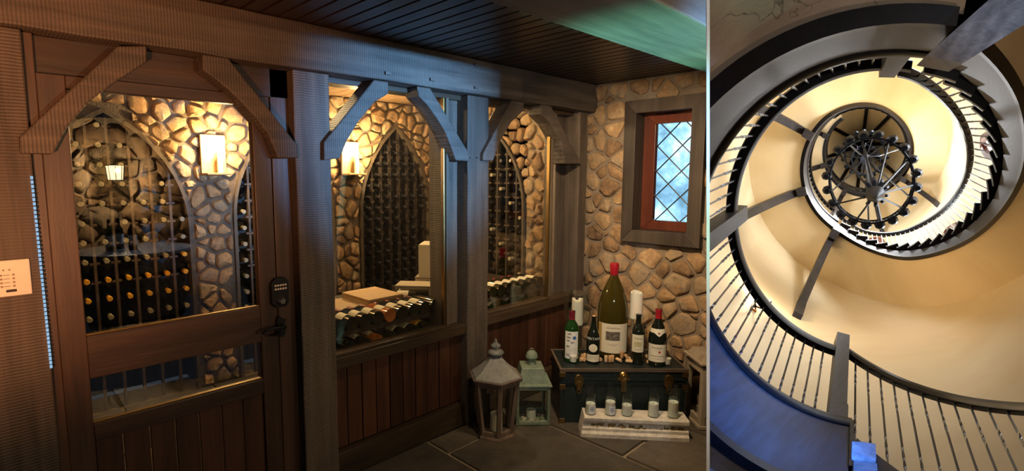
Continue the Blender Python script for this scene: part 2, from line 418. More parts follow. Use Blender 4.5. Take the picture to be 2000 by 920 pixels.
# floor
fl = empty('floor', (0, 0, 0), kind='structure')
M().box(-2.2, EX+.02, -2.7, YB+.3, -.06, -.012).obj('mortar_bed', GROUT, fl, world=True, clip=-1)
jx = [-2.2, -1.5, -.75, .05, .62, 1.17, 1.793, 2.464, 3.02, 3.36]
for i in range(len(jx)-1):
    ys = [-2.7+(i % 3)*.3-.2]
    offs = {5: [2.2, 1.44, .8], 6: [2.2, 2.02, 1.1, .35], 7: [2.2, 1.35, .66], 8: [2.2, 1.62, .95]}.get(i, [2.2, 1.5+.2*(i % 2), .75, .1])
    ys = [YB] + [3.2, 2.62] + offs + [-.6, -1.3, -2.0, -2.7]
    for a, b in zip(ys, ys[1:]):
        g = .007; h = rnd.uniform(-.002, .001)
        m = M(); x0, x1, y0, y1 = jx[i]+g, jx[i+1]-g, b+g, a-g
        if y1 < 2.2-.02 or y0 > 2.0: pass
        m.add([(x0, y0, -.03), (x1, y0, -.03), (x1, y1, -.03), (x0, y1, -.03), (x0+.006, y0+.006, h), (x1-.006, y0+.006, h), (x1-.006, y1-.006, h), (x0+.006, y1-.006, h)],
              [(0, 3, 2, 1), (4, 5, 6, 7), (0, 1, 5, 4), (1, 2, 6, 5), (2, 3, 7, 6), (3, 0, 4, 7)])
        m.obj('flagstone', FLAG, fl, world=True, clip=-1)
# ceiling: narrow boards running across the room
ce = empty('ceiling', (0, 0, CZ), kind='structure')
M().box(-2.2, EX+.02, -2.7, YB+.2, CZ+.012, CZ+.05).obj('board_backing', CEILW, ce, world=True, clip=-1)
w = .0745; nb = int((EX+.9)/w)
for i in range(nb):
    x0 = EX-(i+1)*w
    m = M(); a, b_ = x0+.0035, x0+w-.0035
    m.add([(a, -2.6, CZ+.02), (b_, -2.6, CZ+.02), (b_, 2.3, CZ+.02), (a, 2.3, CZ+.02), (a+.003, -2.6, CZ), (b_-.003, -2.6, CZ), (b_-.003, 2.3, CZ), (a+.003, 2.3, CZ)],
          [(0, 3, 2, 1), (4, 5, 6, 7), (0, 1, 5, 4), (1, 2, 6, 5), (2, 3, 7, 6), (3, 0, 4, 7)])
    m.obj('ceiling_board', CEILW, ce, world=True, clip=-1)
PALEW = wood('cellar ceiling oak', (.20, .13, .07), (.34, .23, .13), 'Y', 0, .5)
for i in range(int((EX+.3)/.11)):
    x0 = EX-(i+1)*.11
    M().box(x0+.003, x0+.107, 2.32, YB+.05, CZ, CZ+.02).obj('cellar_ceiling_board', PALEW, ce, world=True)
# end wall with a leaded window, running on into the cellar with one arched niche
wr = empty('wall_right', (EX, 1.8, 0), kind='structure')
WY0, WY1, WZ0, WZ1 = 1.395, 1.845, 1.085, 1.98       # clear opening of the window frame
niche = Arch(3.20, .40, 1.93, 1.22)
def r3(u, v, w_): return (EX-w_, u, v)
def rhole(u):
    if WY0-.02 < u < WY1+.02: return [(0, WZ0-.02), (WZ1+.02, CZ+.02)]
    t = niche.top(u)
    return [(t, CZ+.02), (t, CZ+.02)] if t else [(0, 1), (1, CZ+.02)]
strip_wall('mortar_face', wr, (.4, YB+.05, 0, CZ), rhole, r3, MORT, .025, clip=-1)
rubble(wr, (.9, 2.22, 0, CZ), .128, r3, lambda u, v: not (WY0-.055 < u < WY1+.055 and WZ0-.055 < v < WZ1+.055), lambda u, v: (u, v), random.Random(3), clip=-1, depth=.020)
rubble(wr, (2.32, YB, 0, CZ), .112, r3, lambda u, v: not niche.inside(u, v, -.015), niche.push, random.Random(5), depth=.032)
# back wall of the cellar with three arched niches
wb = empty('wall_back', (1.5, YB, 0), kind='structure')
ARS = [Arch(.632, .468, 1.915, 1.15), Arch(1.785, .405, 1.93, 1.2), Arch(2.835, .392, 1.95, 1.15)]
def b3(u, v, w_): return (u, YB-w_, v)
def bhole(u):
    for a in ARS:
        t = a.top(u)
        if t: return [(t, CZ+.02)]
    return [(0, CZ+.02)]
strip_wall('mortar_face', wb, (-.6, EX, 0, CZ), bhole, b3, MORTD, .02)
rubble(wb, (-.3, EX, 0, CZ), .112, b3, lambda u, v: not any(a.inside(u, v, -.015) for a in ARS),
       lambda u, v: next((a.push(u, v) for a in ARS if a.inside(u, v, .012)), (u, v)), random.Random(11), depth=.032)
def reveal(parent, arch, to3d, depth, bare=True):
    c = arch.curve(12, 0.0); m = M(); n = len(c)
    m.add([to3d(u, v, .0) for u, v in c]+[to3d(u, v, -depth) for u, v in c], [(i, i+1, n+i+1, n+i) for i in range(n-1)]+[tuple(range(n, 2*n))])
    m.obj('niche_lining', RACKD, parent, world=True, fix=False)
    t = M()
    t.loft([[to3d(u, v, w_) for u, v, w_ in ((u0, v0, .028), (u1, v1, .028), (u1, v1, -.05), (u0, v0, -.05))]
            for (u0, v0), (u1, v1) in zip(c, [(arch.c+(u-arch.c)*(1-.022/arch.a), v-(.03 if v > arch.sp else 0)*(v-arch.sp)/(arch.apex-arch.sp)) for u, v in c])])
    t.obj('niche_arch_trim', ARCHW, parent, world=True)
for a in ARS: reveal(wb, a, b3, .34)
reveal(wr, niche, r3, .34)
# walls out of frame that close the cellar and the tasting room
wl = empty('wall_left', (-.35, 3, 0), kind='structure')
M().box(-.4, -.3, 2.32, YB, 0, CZ).obj('plain_face', MORT, wl, world=True)
wf = empty('wall_front', (1, -2.6, 0), kind='structure')
M().box(-2.2, 3.3, -2.75, -2.62, 0, CZ).obj('mortar_face', MORT, wf, world=True)
rubble(wf, (-.6, 3.2, .3, CZ), .22, lambda u, v, w_: (u, -2.62+w_, v), lambda u, v: True, lambda u, v: (u, v), random.Random(8), depth=.045)

# leaded window
wn = empty('window_1', (EX, 1.62, 1.08), kind='structure')
FRM = wood('weathered window frame oak', (.035, .026, .020), (.085, .062, .045), 'Z', 0, .55, bump=.25)
fx0, fx1 = EX-.055, EX+.14; fw = .085; yo0, yo1, zo0, zo1 = 1.350, 1.895, 1.048, 2.005
yi0, yi1, zi0, zi1 = yo0+fw, yo1-fw, zo0+fw, zo1-fw
def frame4(parent, name, mt, x0, x1, o, i, clip=None):
    (a0, a1, b0, b1), (c0, c1, d0, d1) = o, i
    for quad in ([(a0, b0), (a1, b0), (c1, d0), (c0, d0)], [(c0, d1), (c1, d1), (a1, b1), (a0, b1)], [(a0, b0), (c0, d0), (c0, d1), (a0, b1)], [(c1, d0), (a1, b0), (a1, b1), (c1, d1)]):
        M().prism(quad, x0, x1, 0).obj(name, mt, parent, world=True, clip=clip, bevel=.003)
frame4(wn, 'window_casing', FRM, fx0, fx1, (yo0, yo1, zo0, zo1), (yi0, yi1, zi0, zi1), -1)
frame4(wn, 'window_sash', REDW, EX+.06, EX+.10, (yi0, yi1, zi0, zi1), (yi0+.022, yi1-.085, zi0+.065, zi1-.07), -1)
gy0, gy1, gz0, gz1 = yi0+.022, yi1-.085, zi0+.065, zi1-.07
M().box(EX+.078, EX+.081, gy0, gy1, gz0, gz1).obj('pane', glass('leaded pane glass', (.85, .93, 1.0), 1), wn, world=True, clip=-1)
cy = (gy1-gy0)/1.55; cz = cy*.98
def came(p, q):
    # clip the line to the opening
    (y0, z0), (y1, z1) = p, q; t0, t1 = 0, 1; dy, dz = y1-y0, z1-z0
    for pp, qq in ((-dy, y0-gy0), (dy, gy1-y0), (-dz, z0-gz0), (dz, gz1-z0)):
        r = qq/pp
        if pp < 0: t0 = max(t0, r)
        else: t1 = min(t1, r)
    if t0 >= t1: return
    M().tube([(EX+.075, y0+dy*t0, z0+dz*t0), (EX+.075, y0+dy*t1, z0+dz*t1)], .0042, 5).obj('lead_came', LEADM, wn, world=True, clip=-1)
for k in range(-4, 9):
    zc = gz0+.08+k*cz
    came((gy0-.001, zc), (gy0-.001+3*cy, zc+3*cz)); came((gy0-.001, zc), (gy0-.001+3*cy, zc-3*cz))
# bright garden seen through it
m_out = emit('garden daylight glow', (.55, .75, 1), 3.2); nt = m_out.node_tree; em = nt.nodes['Emission']
tc = nt.nodes.new('ShaderNodeTexCoord'); nz = nt.nodes.new('ShaderNodeTexNoise'); nz.inputs['Scale'].default_value = 2.2; nz.inputs['Detail'].default_value = 8; nz.inputs['Roughness'].default_value = .7
cr = nt.nodes.new('ShaderNodeValToRGB'); e = cr.color_ramp.elements; e[0].position = .36; e[0].color = (.10, .19, .24, 1); e[1].position = .60; e[1].color = (.62, .80, 1, 1)
x = e.new(.5); x.color = (.24, .40, .50, 1)
nt.links.new(tc.outputs['Object'], nz.inputs[0]); nt.links.new(nz.outputs['Fac'], cr.inputs[0]); nt.links.new(cr.outputs[0], em.inputs[0]); em.inputs[1].default_value = 3.0
# ...a rock face outside the window, its daylight put in as emission
bank = M(); rr = random.Random(4); 
for i in range(9):
    for j in range(9): pass
pts = [[(EX+.75+.12*rr.random()+.05*j, 1.15+.16*i, .7+.19*j+.04*rr.random()) for i in range(9)] for j in range(10)]
bank.loft([r for r in pts], closed_ring=False, cap=False)
ob = bank.obj('garden_bank', m_out, None, smooth=60, world=True, clip=-1)
tag(ob, 'rock bank glowing with daylight outside the diamond leaded window', 'rock')

# ================================================================== TIMBER FRONT OF THE CELLAR
YP = 2.18            # front face of the posts
def timber(name, x0, x1, y0, y1, z0, z1, mt, label, cat='post', lean=0, rng=random.Random(2), group=None):
    """hewn timber: box with several cross sections, slightly uneven"""
    m = M()
    if 'beam' in name:
        n = 26; rings = []
        for i in range(n+1):
            x_ = x0+(x1-x0)*i/n; j = lambda s: rng.uniform(-s, s)
            rings.append([(x_, y0+j(.003), z0+j(.004)), (x_, y1, z0), (x_, y1, z1), (x_, y0+j(.003), z1)])
        m.loft(rings)
    else:
        n = 12; rings = []
        for i in range(n+1):
            z_ = z0+(z1-z0)*i/n; j = lambda: rng.uniform(-.0022, .0022)
            rings.append([(x0+j(), y0+j(), z_), (x1+j(), y0+j(), z_), (x1, y1, z_), (x0, y1, z_)])
        m.loft(rings)
    o = m.obj(name, mt, None, world=True, bevel=.006); tag(o, label, cat, group); return o
timber('timber_beam', -.6, EX-.005, 2.14, 2.34, 1.957, CZ-.001, SAWX, 'long rough-sawn timber beam across the top of the wine room front', 'beam')
timber('timber_post', -.25, .155, YP, 2.33, 0, 1.957, SAWZ, 'wide rough-sawn post at the far left behind the white switch plate')
timber('timber_post', 1.052, 1.225, YP, 2.33, 0, 1.957, SAWZ, 'rough-sawn post between the glazed door and the large cellar window')
timber('timber_post', 2.095, 2.268, YP, 2.36, 0, 1.957, SAWZ, 'rough-sawn post between the two cellar windows')
timber('timber_post', 3.20, 3.30, YP, 2.36, 0, 1.957, SAWZ, 'dark rough-sawn post in the corner against the stone wall')
o = M().box(3.085, 3.20, 2.30, 2.40, .6, 1.957).obj('side_timber', SAWZ, None, world=True); tag(o, 'recessed sawn board left of the dark corner post', 'board')
o = M().box(1.975, 2.095, 2.27, 2.38, .6, 1.957).obj('side_timber', SAWZ, None, world=True); tag(o, 'recessed sawn board right of the large cellar window', 'board')
br = [
 ([(0.126, 1.622), (0.407, 1.942), (0.496, 1.957), (0.495, 1.903), (0.457, 1.872), (0.377, 1.806), (0.311, 1.742), (0.251, 1.661), (0.229, 1.618), (0.207, 1.571), (0.124, 1.571)], 'curved knee brace springing from the far left post'),
 ([(0.681, 1.957), (0.775, 1.957), (1.048, 1.634), (1.053, 1.578), (0.959, 1.575), (0.921, 1.673), (0.877, 1.73), (0.821, 1.79), (0.772, 1.834), (0.721, 1.871), (0.678, 1.899)], 'curved knee brace over the right half of the glazed door'),
 ([(1.175, 1.652), (1.448, 1.957), (1.531, 1.957), (1.53, 1.9), (1.451, 1.853), (1.355, 1.751), (1.29, 1.657), (1.254, 1.58), (1.172, 1.571)], 'curved knee brace at the left of the large cellar window'),
 ([(1.708, 1.957), (1.796, 1.957), (2.003, 1.714), (2.082, 1.626), (2.082, 1.583), (1.977, 1.586), (1.943, 1.654), (1.901, 1.733), (1.838, 1.807), (1.777, 1.866), (1.718, 1.909)], 'curved knee brace at the right of the large cellar window'),
 ([(2.195, 1.633), (2.436, 1.957), (2.551, 1.957), (2.547, 1.901), (2.434, 1.824), (2.343, 1.716), (2.276, 1.59), (2.191, 1.589)], 'curved knee brace at the left of the small cellar window'),
 ([(2.718, 1.957), (2.824, 1.957), (3.095, 1.679), (3.195, 1.585), (2.989, 1.583), (2.934, 1.736), (2.818, 1.847), (2.72, 1.897)], 'dark curved knee brace at the right of the small cellar window')]
for poly, lb in br:
    o = M().prism(poly, 2.15, 2.262, 1).obj('knee_brace', SAWX, None, world=True, bevel=.006); tag(o, lb, 'brace')
for x_, z_, s in ((1.19, 1.60, 'left of the large cellar window, on the post'), (2.105, 1.60, 'on the left side of the middle post'), (2.16, 1.60, 'on the face of the middle post')):
    o = M().box(x_, x_+.022, 2.172, 2.19, z_, z_+.012).obj('peg', SAWX, None, world=True); tag(o, 'small dark wooden peg '+s, 'peg')
for i, (x_, z_) in enumerate(((1.5, 1.985), (1.78, 1.99), (2.1, 1.985), (2.1, 2.11))):
    o = M().box(x_, x_+.03, 2.128, 2.15, z_, z_+.014).obj('peg', SAWX, None, world=True)
    tag(o, ['dark wooden peg low in the beam above the large window brace', 'dark wooden peg low in the beam right of the window arch', 'dark wooden peg low in the beam above the middle post', 'dark peg high in the beam under the ceiling boards'][i], 'peg')
# cross beam in the middle of the room lit green from below
timber('cross_beam', -.8, 3.3, .70, 1.0, 1.955, CZ-.001, SAWX, 'wide ceiling beam at the top right glowing green from below', 'beam')
o = COL.objects[-1]
M_ = o.data; bm = bmesh.new(); bm.from_mesh(M_); mw = Matrix.Translation(o.location); mi = mw.inverted()
bmesh.ops.bisect_plane(bm, geom=bm.verts[:]+bm.edges[:]+bm.faces[:], dist=1e-6, plane_co=mi @ clip_co(-1), plane_no=-CLIPN, clear_inner=True); bm.to_mesh(M_); bm.free()

# glazed front left: the door
d1 = empty('door_1', (.6, 2.22, 0), kind='structure')
YD = 2.215
def bx(par, name, x0, x1, y0, y1, z0, z1, mt=WOODZ, bevel=.003, label=None): return M().box(x0, x1, y0, y1, z0, z1).obj(name, mt, par, world=True, bevel=bevel, label=label)
bx(d1, 'door_jamb', .155, .185, 2.21, 2.33, 0, 1.957); bx(d1, 'door_jamb', .97, 1.052, 2.235, 2.33, 0, 1.957)
bx(d1, 'door_head', .155, 1.052, 2.235, 2.33, 1.835, 1.957, WOODX)
bx(d1, 'door_stile', .185, .262, YD, 2.26, .02, 1.835); bx(d1, 'door_stile', .882, .958, YD, 2.26, .02, 1.835)
bx(d1, 'door_rail', .262, .882, YD, 2.26, .780, .937, WOODX)
bx(d1, 'door_rail', .262, .882, YD, 2.26, .545, .612, WOODX)
bx(d1, 'door_rail', .262, .882, YD, 2.26, .02, .14, WOODX)
bx(d1, 'door_rail', .262, .882, YD, 2.26, 1.792, 1.835, WOODX)
M().box(.262, .882, 2.232, 2.238, .937, 1.792).obj('upper_pane', GLASS, d1, world=True)
M().box(.262, .882, 2.232, 2.238, .612, .780).obj('lower_pane', GLASS, d1, world=True)
for z0 in (.937, .612): bx(d1, 'glazing_bead', .262, .882, 2.222, 2.232, z0, z0+.006, BRASS, .001, 'thin brass glazing bead')
for i in range(7):
    a = .262+i*.62/7; bx(d1, 'door_plank', a+.002, a+.0866, 2.228, 2.245, .14, .548, PLANKZ, .003)
lk = M().prism([(.925, .945), (.945, .925), (.99, .925), (1.003, .945), (1.003, 1.035), (.985, 1.057), (.945, 1.057), (.925, 1.035)], 2.19, 2.216, 1).obj('keypad_lock', IRON, d1, world=True, bevel=.004, label='black keypad deadbolt')
M().lathe([(0, -.004), (.019, -.004), (.019, .012), (.012, .02), (0, .02)], 14, (.966, 2.19, .955), (0, -1, 0)).obj('lock_cylinder', CHROME, lk, world=True, smooth=True)
for i in range(5):
    for j in range(2): M().lathe([(0, 0), (.0052, 0), (.004, .004), (0, .005)], 8, (.942+i*.0115, 2.19, 1.008+j*.016), (0, -1, 0)).obj('key_button', WHITE, lk, world=True)
hd = M().prism([(.955, .80), (.965, .785), (.98, .795), (.985, .82), (.978, .84), (.987, .865), (.97, .875), (.955, .885), (.945, .865), (.95, .84), (.943, .82)], 2.195, 2.216, 1).obj('handle_plate', IRON, d1, world=True, label='black scrolled iron handle plate')
M().tube([(.965, 2.195, .84), (.965, 2.16, .842), (.94, 2.15, .845), (.90, 2.15, .848), (.875, 2.152, .846), (.865, 2.158, .835), (.872, 2.162, .828)], [.009, .009, .008, .007, .006, .006, .004], 8).obj('lever', IRON, hd, world=True, smooth=True)
M().tube([(.955, 2.19, .815), (.93, 2.17, .812), (.90, 2.165, .815)], [.006, .006, .004], 6).obj('scroll', IRON, hd, world=True, smooth=True)
# large window and small window of the cellar
DKF = wood('dark window bead oak', (.03, .020, .012), (.07, .045, .025), 'X', 0, .4)
def cellar_window(n, x0, x1, zb, zt, xg):
    w_ = empty('window_%d' % n, ((x0+x1)/2, 2.23, zb), kind='structure')
    bx(w_, 'window_stile', x1-.02, x1, 2.205, 2.25, zb, zt, ARCHW)
    bx(w_, 'window_bead', x1-.032, x1-.02, 2.215, 2.24, zb, zt, BRASS, .002, 'thin brassy glazing bead')
    bx(w_, 'window_sill_bead', x0, x1-.02, 2.205, 2.24, zb-.018, zb, DKF)
    bx(w_, 'window_sill', x0, xg, 2.195, 2.33, zb-.075, zb-.018, DKF)
    bx(w_, 'window_head', x0, xg, 2.235, 2.33, zt, 1.957, DKF)
    M().box(x0, x1-.02, 2.226, 2.232, zb, zt).obj('pane', GLASS, w_, world=True)
cellar_window(2, 1.225, 1.975, .64, 1.93, 2.095)
cellar_window(3, 2.268, 2.935, .655, 1.93, 3.20)
# planked panels under the windows, with baseboards
for n, (x0, x1, zt) in enumerate(((1.225, 2.095, .565), (2.268, 3.20, .58))):
    p = empty('wainscot_panel', ((x0+x1)/2, 2.24, 0), ['red-brown planked panel under the large cellar window', 'red-brown planked panel under the small cellar window behind the lanterns'][n], 'panel')
    k = 10; 
    for i in range(k):
        a = x0+(x1-x0)*i/k; bx(p, 'plank', a+.0025, a+(x1-x0)/k-.0025, 2.236+.002*(i % 2), 2.26, .14, zt, PLANKZ, .004)
    bx(p, 'backing_board', x0, x1, 2.26, 2.29, 0, zt, PLANKZ, 0)
    bb = bx(None, 'baseboard_%s' % ('left', 'right')[n], x0, x1, 2.197, 2.26, 0, .135, DKF, .004); bb['kind'] = 'structure'
# switch plate
sp = empty('switch_plate', (.06, YP, 1.12), 'white keypad switch plate on the far left post', 'switch')
M().box(-.06, .124, YP-.012, YP-.002, 1.12, 1.236).obj('plate', WHITE, sp, world=True, bevel=.003)
DOT = mat('switch dots', (.28, .20, .14), .6)
for i in range(5):
    M().box(.012+i*.0145, .017+i*.0145, YP-.0135, YP-.0115, 1.203, 1.208).obj('indicator', DOT, sp, world=True)
for j in range(4):
    for i, x_ in enumerate((.004, .048, .078)): M().box(x_, x_+.006, YP-.0135, YP-.0115, 1.150+j*.012, 1.156+j*.012).obj('button', DOT, sp, world=True)
    M().box(.056, .072, YP-.0132, YP-.0118, 1.152+j*.012, 1.154+j*.012).obj('engraved_line', DOT, sp, world=True)
M().box(.060, .086, YP-.0155, YP-.0115, 1.134, 1.142).obj('slot', IRON, sp, world=True, bevel=.002)
# sliver of light at the door reveal, put in as glowing ribs
ls = empty('light_sliver', (.152, 2.175, .9), 'thin ribbed sliver of pale blue light beside the left post', 'sliver of light')
SLIVER = emit('pale blue sliver glow', (.42, .70, 1), .75)
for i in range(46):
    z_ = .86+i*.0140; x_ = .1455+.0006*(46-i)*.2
    M().box(x_, x_+.0068, 2.1745, 2.180, z_, z_+.0098).obj('sliver_segment', SLIVER, ls, world=True)

# ================================================================== INSIDE THE CELLAR
ORD = ['top', 'second', 'third', 'fourth', 'fifth', 'sixth', 'seventh', 'eighth', 'ninth', 'tenth', 'eleventh', 'twelfth', 'thirteenth', 'fourteenth', 'fifteenth', 'sixteenth']
def grid(j, k, where): return 'bottle in the %s row, column %s, %s' % (ORD[j], ['one', 'two', 'three', 'four', 'five', 'six', 'seven', 'eight', 'nine', 'ten', 'eleven'][k], where)
BORD = [(0, .012), (.022, .004), (.0375, 0), (.0375, .185), (.034, .205), (.022, .222), (.0145, .236), (.0135, .292), (.0155, .294), (.0155, .303), (0, .303)]
BURG = [(0, .012), (.024, .004), (.041, 0), (.041, .14), (.038, .165), (.028, .20), (.018, .228), (.0145, .25), (.0135, .288), (.0155, .29), (.0155, .30), (0, .30)]
def wrap(r, z0, z1, a0, a1, n=10, dr=.0006):   # a curved paper label around an upright bottle
    m = M(); vs = []
    for i in range(n+1):
        a = a0+(a1-a0)*i/n; vs += [((r+dr)*cos(a), (r+dr)*sin(a), z0), ((r+dr)*cos(a), (r+dr)*sin(a), z1)]
    return m.add(vs, [(2*i, 2*i+2, 2*i+3, 2*i+1) for i in range(n)])
def cyl_text(txt, size, r, zc, ac, name, mt, parent, dr=.0012, wrapit=True, font_scale=(1, 1)):
    cu = bpy.data.curves.new(name, 'FONT'); cu.body = txt; cu.size = size; cu.align_x = 'CENTER'; cu.align_y = 'CENTER'; cu.extrude = .0003; cu.resolution_u = 1
    t = bpy.data.objects.new(name, cu); COL.objects.link(t)
    dg = bpy.context.evaluated_depsgraph_get(); me = bpy.data.meshes.new_from_object(t.evaluated_get(dg)); COL.objects.unlink(t); bpy.data.objects.remove(t)
    for v in me.vertices:
        x, y, z = v.co; x *= font_scale[0]; y *= font_scale[1]
        if wrapit: a = ac+x/r; v.co = ((r+dr+z)*cos(a), (r+dr+z)*sin(a), zc+y)
        else: v.co = (x, -z, y)
    me.materials.clear(); me.materials.append(mt)
    o = bpy.data.objects.new(name, me); COL.objects.link(o)
    if parent: o.parent = parent
    return o
def lying_bottle(glassm, labelm, prof=BORD):
    r = empty('wine_bottle', (0, 0, 0))
    M().lathe(prof, 14, (0, 0, 0), (0, 1, 0)).obj('glass', glassm, r, smooth=40)
    R = max(p[0] for p in prof)
    if labelm:
        lb = wrap(R, .05, .125, radians(55), radians(160), 8); lb.v = [(x, z, y) for x, y, z in lb.v]; lb.obj('label', labelm, r, smooth=60)
    M().lathe([(0, .306), (.0168, .306), (.0163, .25), (.0150, .248)], 10, (0, 0, 0), (0, 1, 0)).obj('capsule', WINECAP, r, smooth=40)
    return r
protoL = {}
def put_lying(kind, x, y, z, label, group, tilt=0, yaw=0):
    g, l = kind
    key = (g.name, l.name if l else '')
    if key not in protoL: protoL[key] = r = lying_bottle(g, l)
    else: r = copy_tree(protoL[key])
    r.location = (x, y, z); r.rotation_euler = (tilt, rnd.uniform(-.5, .5), yaw); tag(r, label, 'bottle', group); return r
# racks under the windows that carry rows of lying bottles
for n, (x0, x1) in enumerate(((1.24, 2.09), (2.28, 3.19))):
    rk = empty('bottle_cradle', ((x0+x1)/2, 2.6, 0), ['dark wooden bottle cradle behind the large cellar window', 'dark wooden bottle cradle behind the small cellar window'][n], 'wine rack')
    for z_ in (.573, .695):
        M().box(x0, x1, 2.36, 2.39, z_-.03, z_).obj('rail', RACKD, rk, world=True); M().box(x0, x1, 2.56, 2.585, z_-.03, z_+.004).obj('rail', RACKD, rk, world=True)
    M().box(x0, x1, 2.60, 3.2, .66, .675).obj('shelf', RACKD, rk, world=True)
    for x_ in (x0, x1-.02): M().box(x_, x_+.02, 2.345, 3.2, 0, .66).obj('side_panel', RACKD, rk, world=True)
    M().box(x0, x1, 2.59, 2.60, 0, .66).obj('back_panel', RACKD, rk, world=True)
kinds = [(BLACKG, None), (BLACKG, CREAM), (BLACKG, CREAM), (BLACKG, CREAM), (AMBERG, CREAM), (BLACKG, CREAM), (BLACKG, CREAM), (BLACKG, CREAM), (BLACKG, None)]
words = ['leftmost dark bottle on the upper row behind the large window', 'dark bottle second from left, upper row of the large window', 'dark bottle third from left with cream label, upper row, large window', 'dark bottle just left of the amber one, upper row, large window',
         'amber bottle lying in the upper row behind the large window', 'dark bottle just right of the amber one, upper row, large window', 'cream-labelled bottle second right of the amber one, upper row, large window', 'cream-labelled bottle third right of the amber one, upper row, large window', 'rightmost bottle with its base to the large window, upper row']
for i, xx in enumerate((1.325, 1.405, 1.485, 1.567, 1.648, 1.73, 1.812, 1.894, 1.977)):
    put_lying(kinds[i], xx, 2.33, .735, words[i], 'bottles lying in the upper row behind the large window', -.02)
k2 = [(BLACKG, None), (BLACKG, CREAM), (AMBERG, CREAM), (BLACKG, None), (BLACKG, CREAM), (BLACKG, CREAM), (BLACKG, YELLOW)]
w2_ = ['leftmost bottle of the lower row behind the large window', 'second bottle from left in the lower row, large window', 'amber bottle lying in the lower row behind the large window', 'bottle right of the amber one, lower row, large window', 'second bottle right of the amber one, lower row, large window', 'third bottle right of the amber one, lower row, large window', 'rightmost bottle of the lower row, with yellow label, large window']
for i, xx in enumerate((1.38, 1.465, 1.55, 1.635, 1.72, 1.805, 1.89)):
    put_lying(k2[i], xx, 2.315, .613, w2_[i], 'bottles lying in the lower row behind the large window', -.02)
for i in range(2):
    b = put_lying((BLACKG, CREAM if i == 1 else None), 2.19-.10*i, 2.66+.0*i, .714, ['dark bottle lying neck outward at the right end behind the others, large window', 'dark bottle with pale label lying behind the row, large window', 'dark bottle neck behind the row, left of the pale-labelled one'][i], 'bottles lying behind the upper row', 0, .75)
for i in range(8):
    put_lying((BLACKG, CREAM), 2.40+.083*i, 2.34, .735+.0*i, 'cream-labelled bottle, %s from the left in the upper row behind the small window' % (['first']+ORD[1:])[i], 'bottles in the upper row of the small window', -.02)
for i in range(7):
    put_lying((BLACKG, CREAM if i % 2 else None), 2.44+.085*i, 2.33, .613, 'dark bottle, %s from the left in the lower row behind the small window' % (['first']+ORD[1:])[i], 'bottles in the lower row of the small window', -.02)
# wooden cases and boxes
def crate(name, c, u, L, Wd, H, mt, label, cat='crate', lid=True):
    e = empty(name, (c[0], c[1], c[2]), label, cat, None, u)
    t = .012
    M().box(0, L, 0, t, 0, H-t).obj('front_board', mt, e, bevel=.002); M().box(0, L, Wd-t, Wd, 0, H-t).obj('back_board', mt, e, bevel=.002)
    M().box(0, t, t, Wd-t, 0, H-t).obj('end_board', mt, e, bevel=.002); M().box(L-t, L, t, Wd-t, 0, H-t).obj('end_board', mt, e, bevel=.002)
    M().box(-.002, L+.002, -.002, Wd+.002, H-t, H).obj('lid', mt, e, bevel=.002)
    return e
crate('wine_crate', (1.36, 2.64, .676), -.02, .33, .30, .045, CRATE, 'flat honey-coloured crate lid at the lower left of the large window')
cr_ = crate('wine_crate', (1.70, 2.62, .676), .02, .25, .30, .085, CRATE, 'honey-coloured wooden wine crate with a printed stamp, large window')
for i in range(6): M().box(.165+i*.009, .171+i*.009, -.0035, -.0015, .018, .062 if i % 2 else .054).obj('stamp_mark', INK, cr_)
crate('wine_crate', (2.13, 2.95, .676), radians(-50), .40, .165, .062, CRATEG, 'bleached pine case lying in front of the printed one, large window')
cb = crate('wine_crate', (2.387, 3.05, .676), radians(-50), .36, .26, .074, CRATEG, 'pale case printed with large capital letters under the cardboard box')
t = cyl_text('CHANSON', .038, 1, 0, 0, 'lettering', INK, cb, wrapit=False); t.location = (.165, -.0025, .038)
CARD = plaster('white cardboard', (.52, .47, .36), (.58, .53, .42), 3, .03, .8)
cb2 = empty('cardboard_box', (2.415, 3.045, .7505), 'tall white cardboard box on top of the cases, large window', 'box', None, radians(-50))
M().box(0, .34, 0, .24, 0, .235).obj('body', CARD, cb2, bevel=.004)
for a, b_ in ((0, .169), (.171, .34)): M().box(a, b_, 0, .24, .235, .239).obj('flap', CARD, cb2)
M().box(.06, .13, .11, .13, .239, .2405).obj('hand_slot', INK, cb2)

# wine racks in the niches --------------------------------------------
def niche_rack(arch, kind, px, pz, x_off, z_off, label, axis3d, slatm, n_, yfront):
    rk = empty('niche_rack', axis3d(arch.c, 0, -.1), label, 'wine rack')
    # upright slats
    k0 = int((arch.c-arch.a-x_off)/px)-1
    for k in range(k0, k0+int(2*arch.a/px)+4):
        u = x_off+px*(k+.5)
        if abs(u-arch.c) > arch.a-.015: continue
        t = arch.top(u)-.03
        m = M(); q = [axis3d(u+a, z, w_) for z in (0, t) for a, w_ in ((-.008, yfront), (.008, yfront), (.008, yfront-.03), (-.008, yfront-.03))]; m.hexa(q)
        m.obj('upright_slat', slatm, rk, world=True)
        if kind == 'cross':
            for j in range(0, 14):
                z = z_off-.02+pz*j
                if not (0 < z < t-.05): continue
                M().hexa([axis3d(u+a, zz, w_) for zz in (z, z+.013) for a, w_ in ((-.026, yfront-.002), (.026, yfront-.002), (.026, yfront-.02), (-.026, yfront-.02))]).obj('cross_slat', RACKW if kind == 'cross' else slatm, rk, world=True)
        elif kind == 'pegs':
            m = M()
            for j in range(0, 18):
                z = z_off-.02+pz*j
                if not (0 < z < t-.05): continue
                m.hexa([axis3d(u+a, zz, w_) for zz in (z, z+.02) for a, w_ in ((-.02, yfront+.002), (.02, yfront+.002), (.02, yfront-.02), (-.02, yfront-.02))])
            if m.v:
                o = m.obj('cross_slats', slatm, rk, world=True); o['kind'] = 'stuff'
    return rk
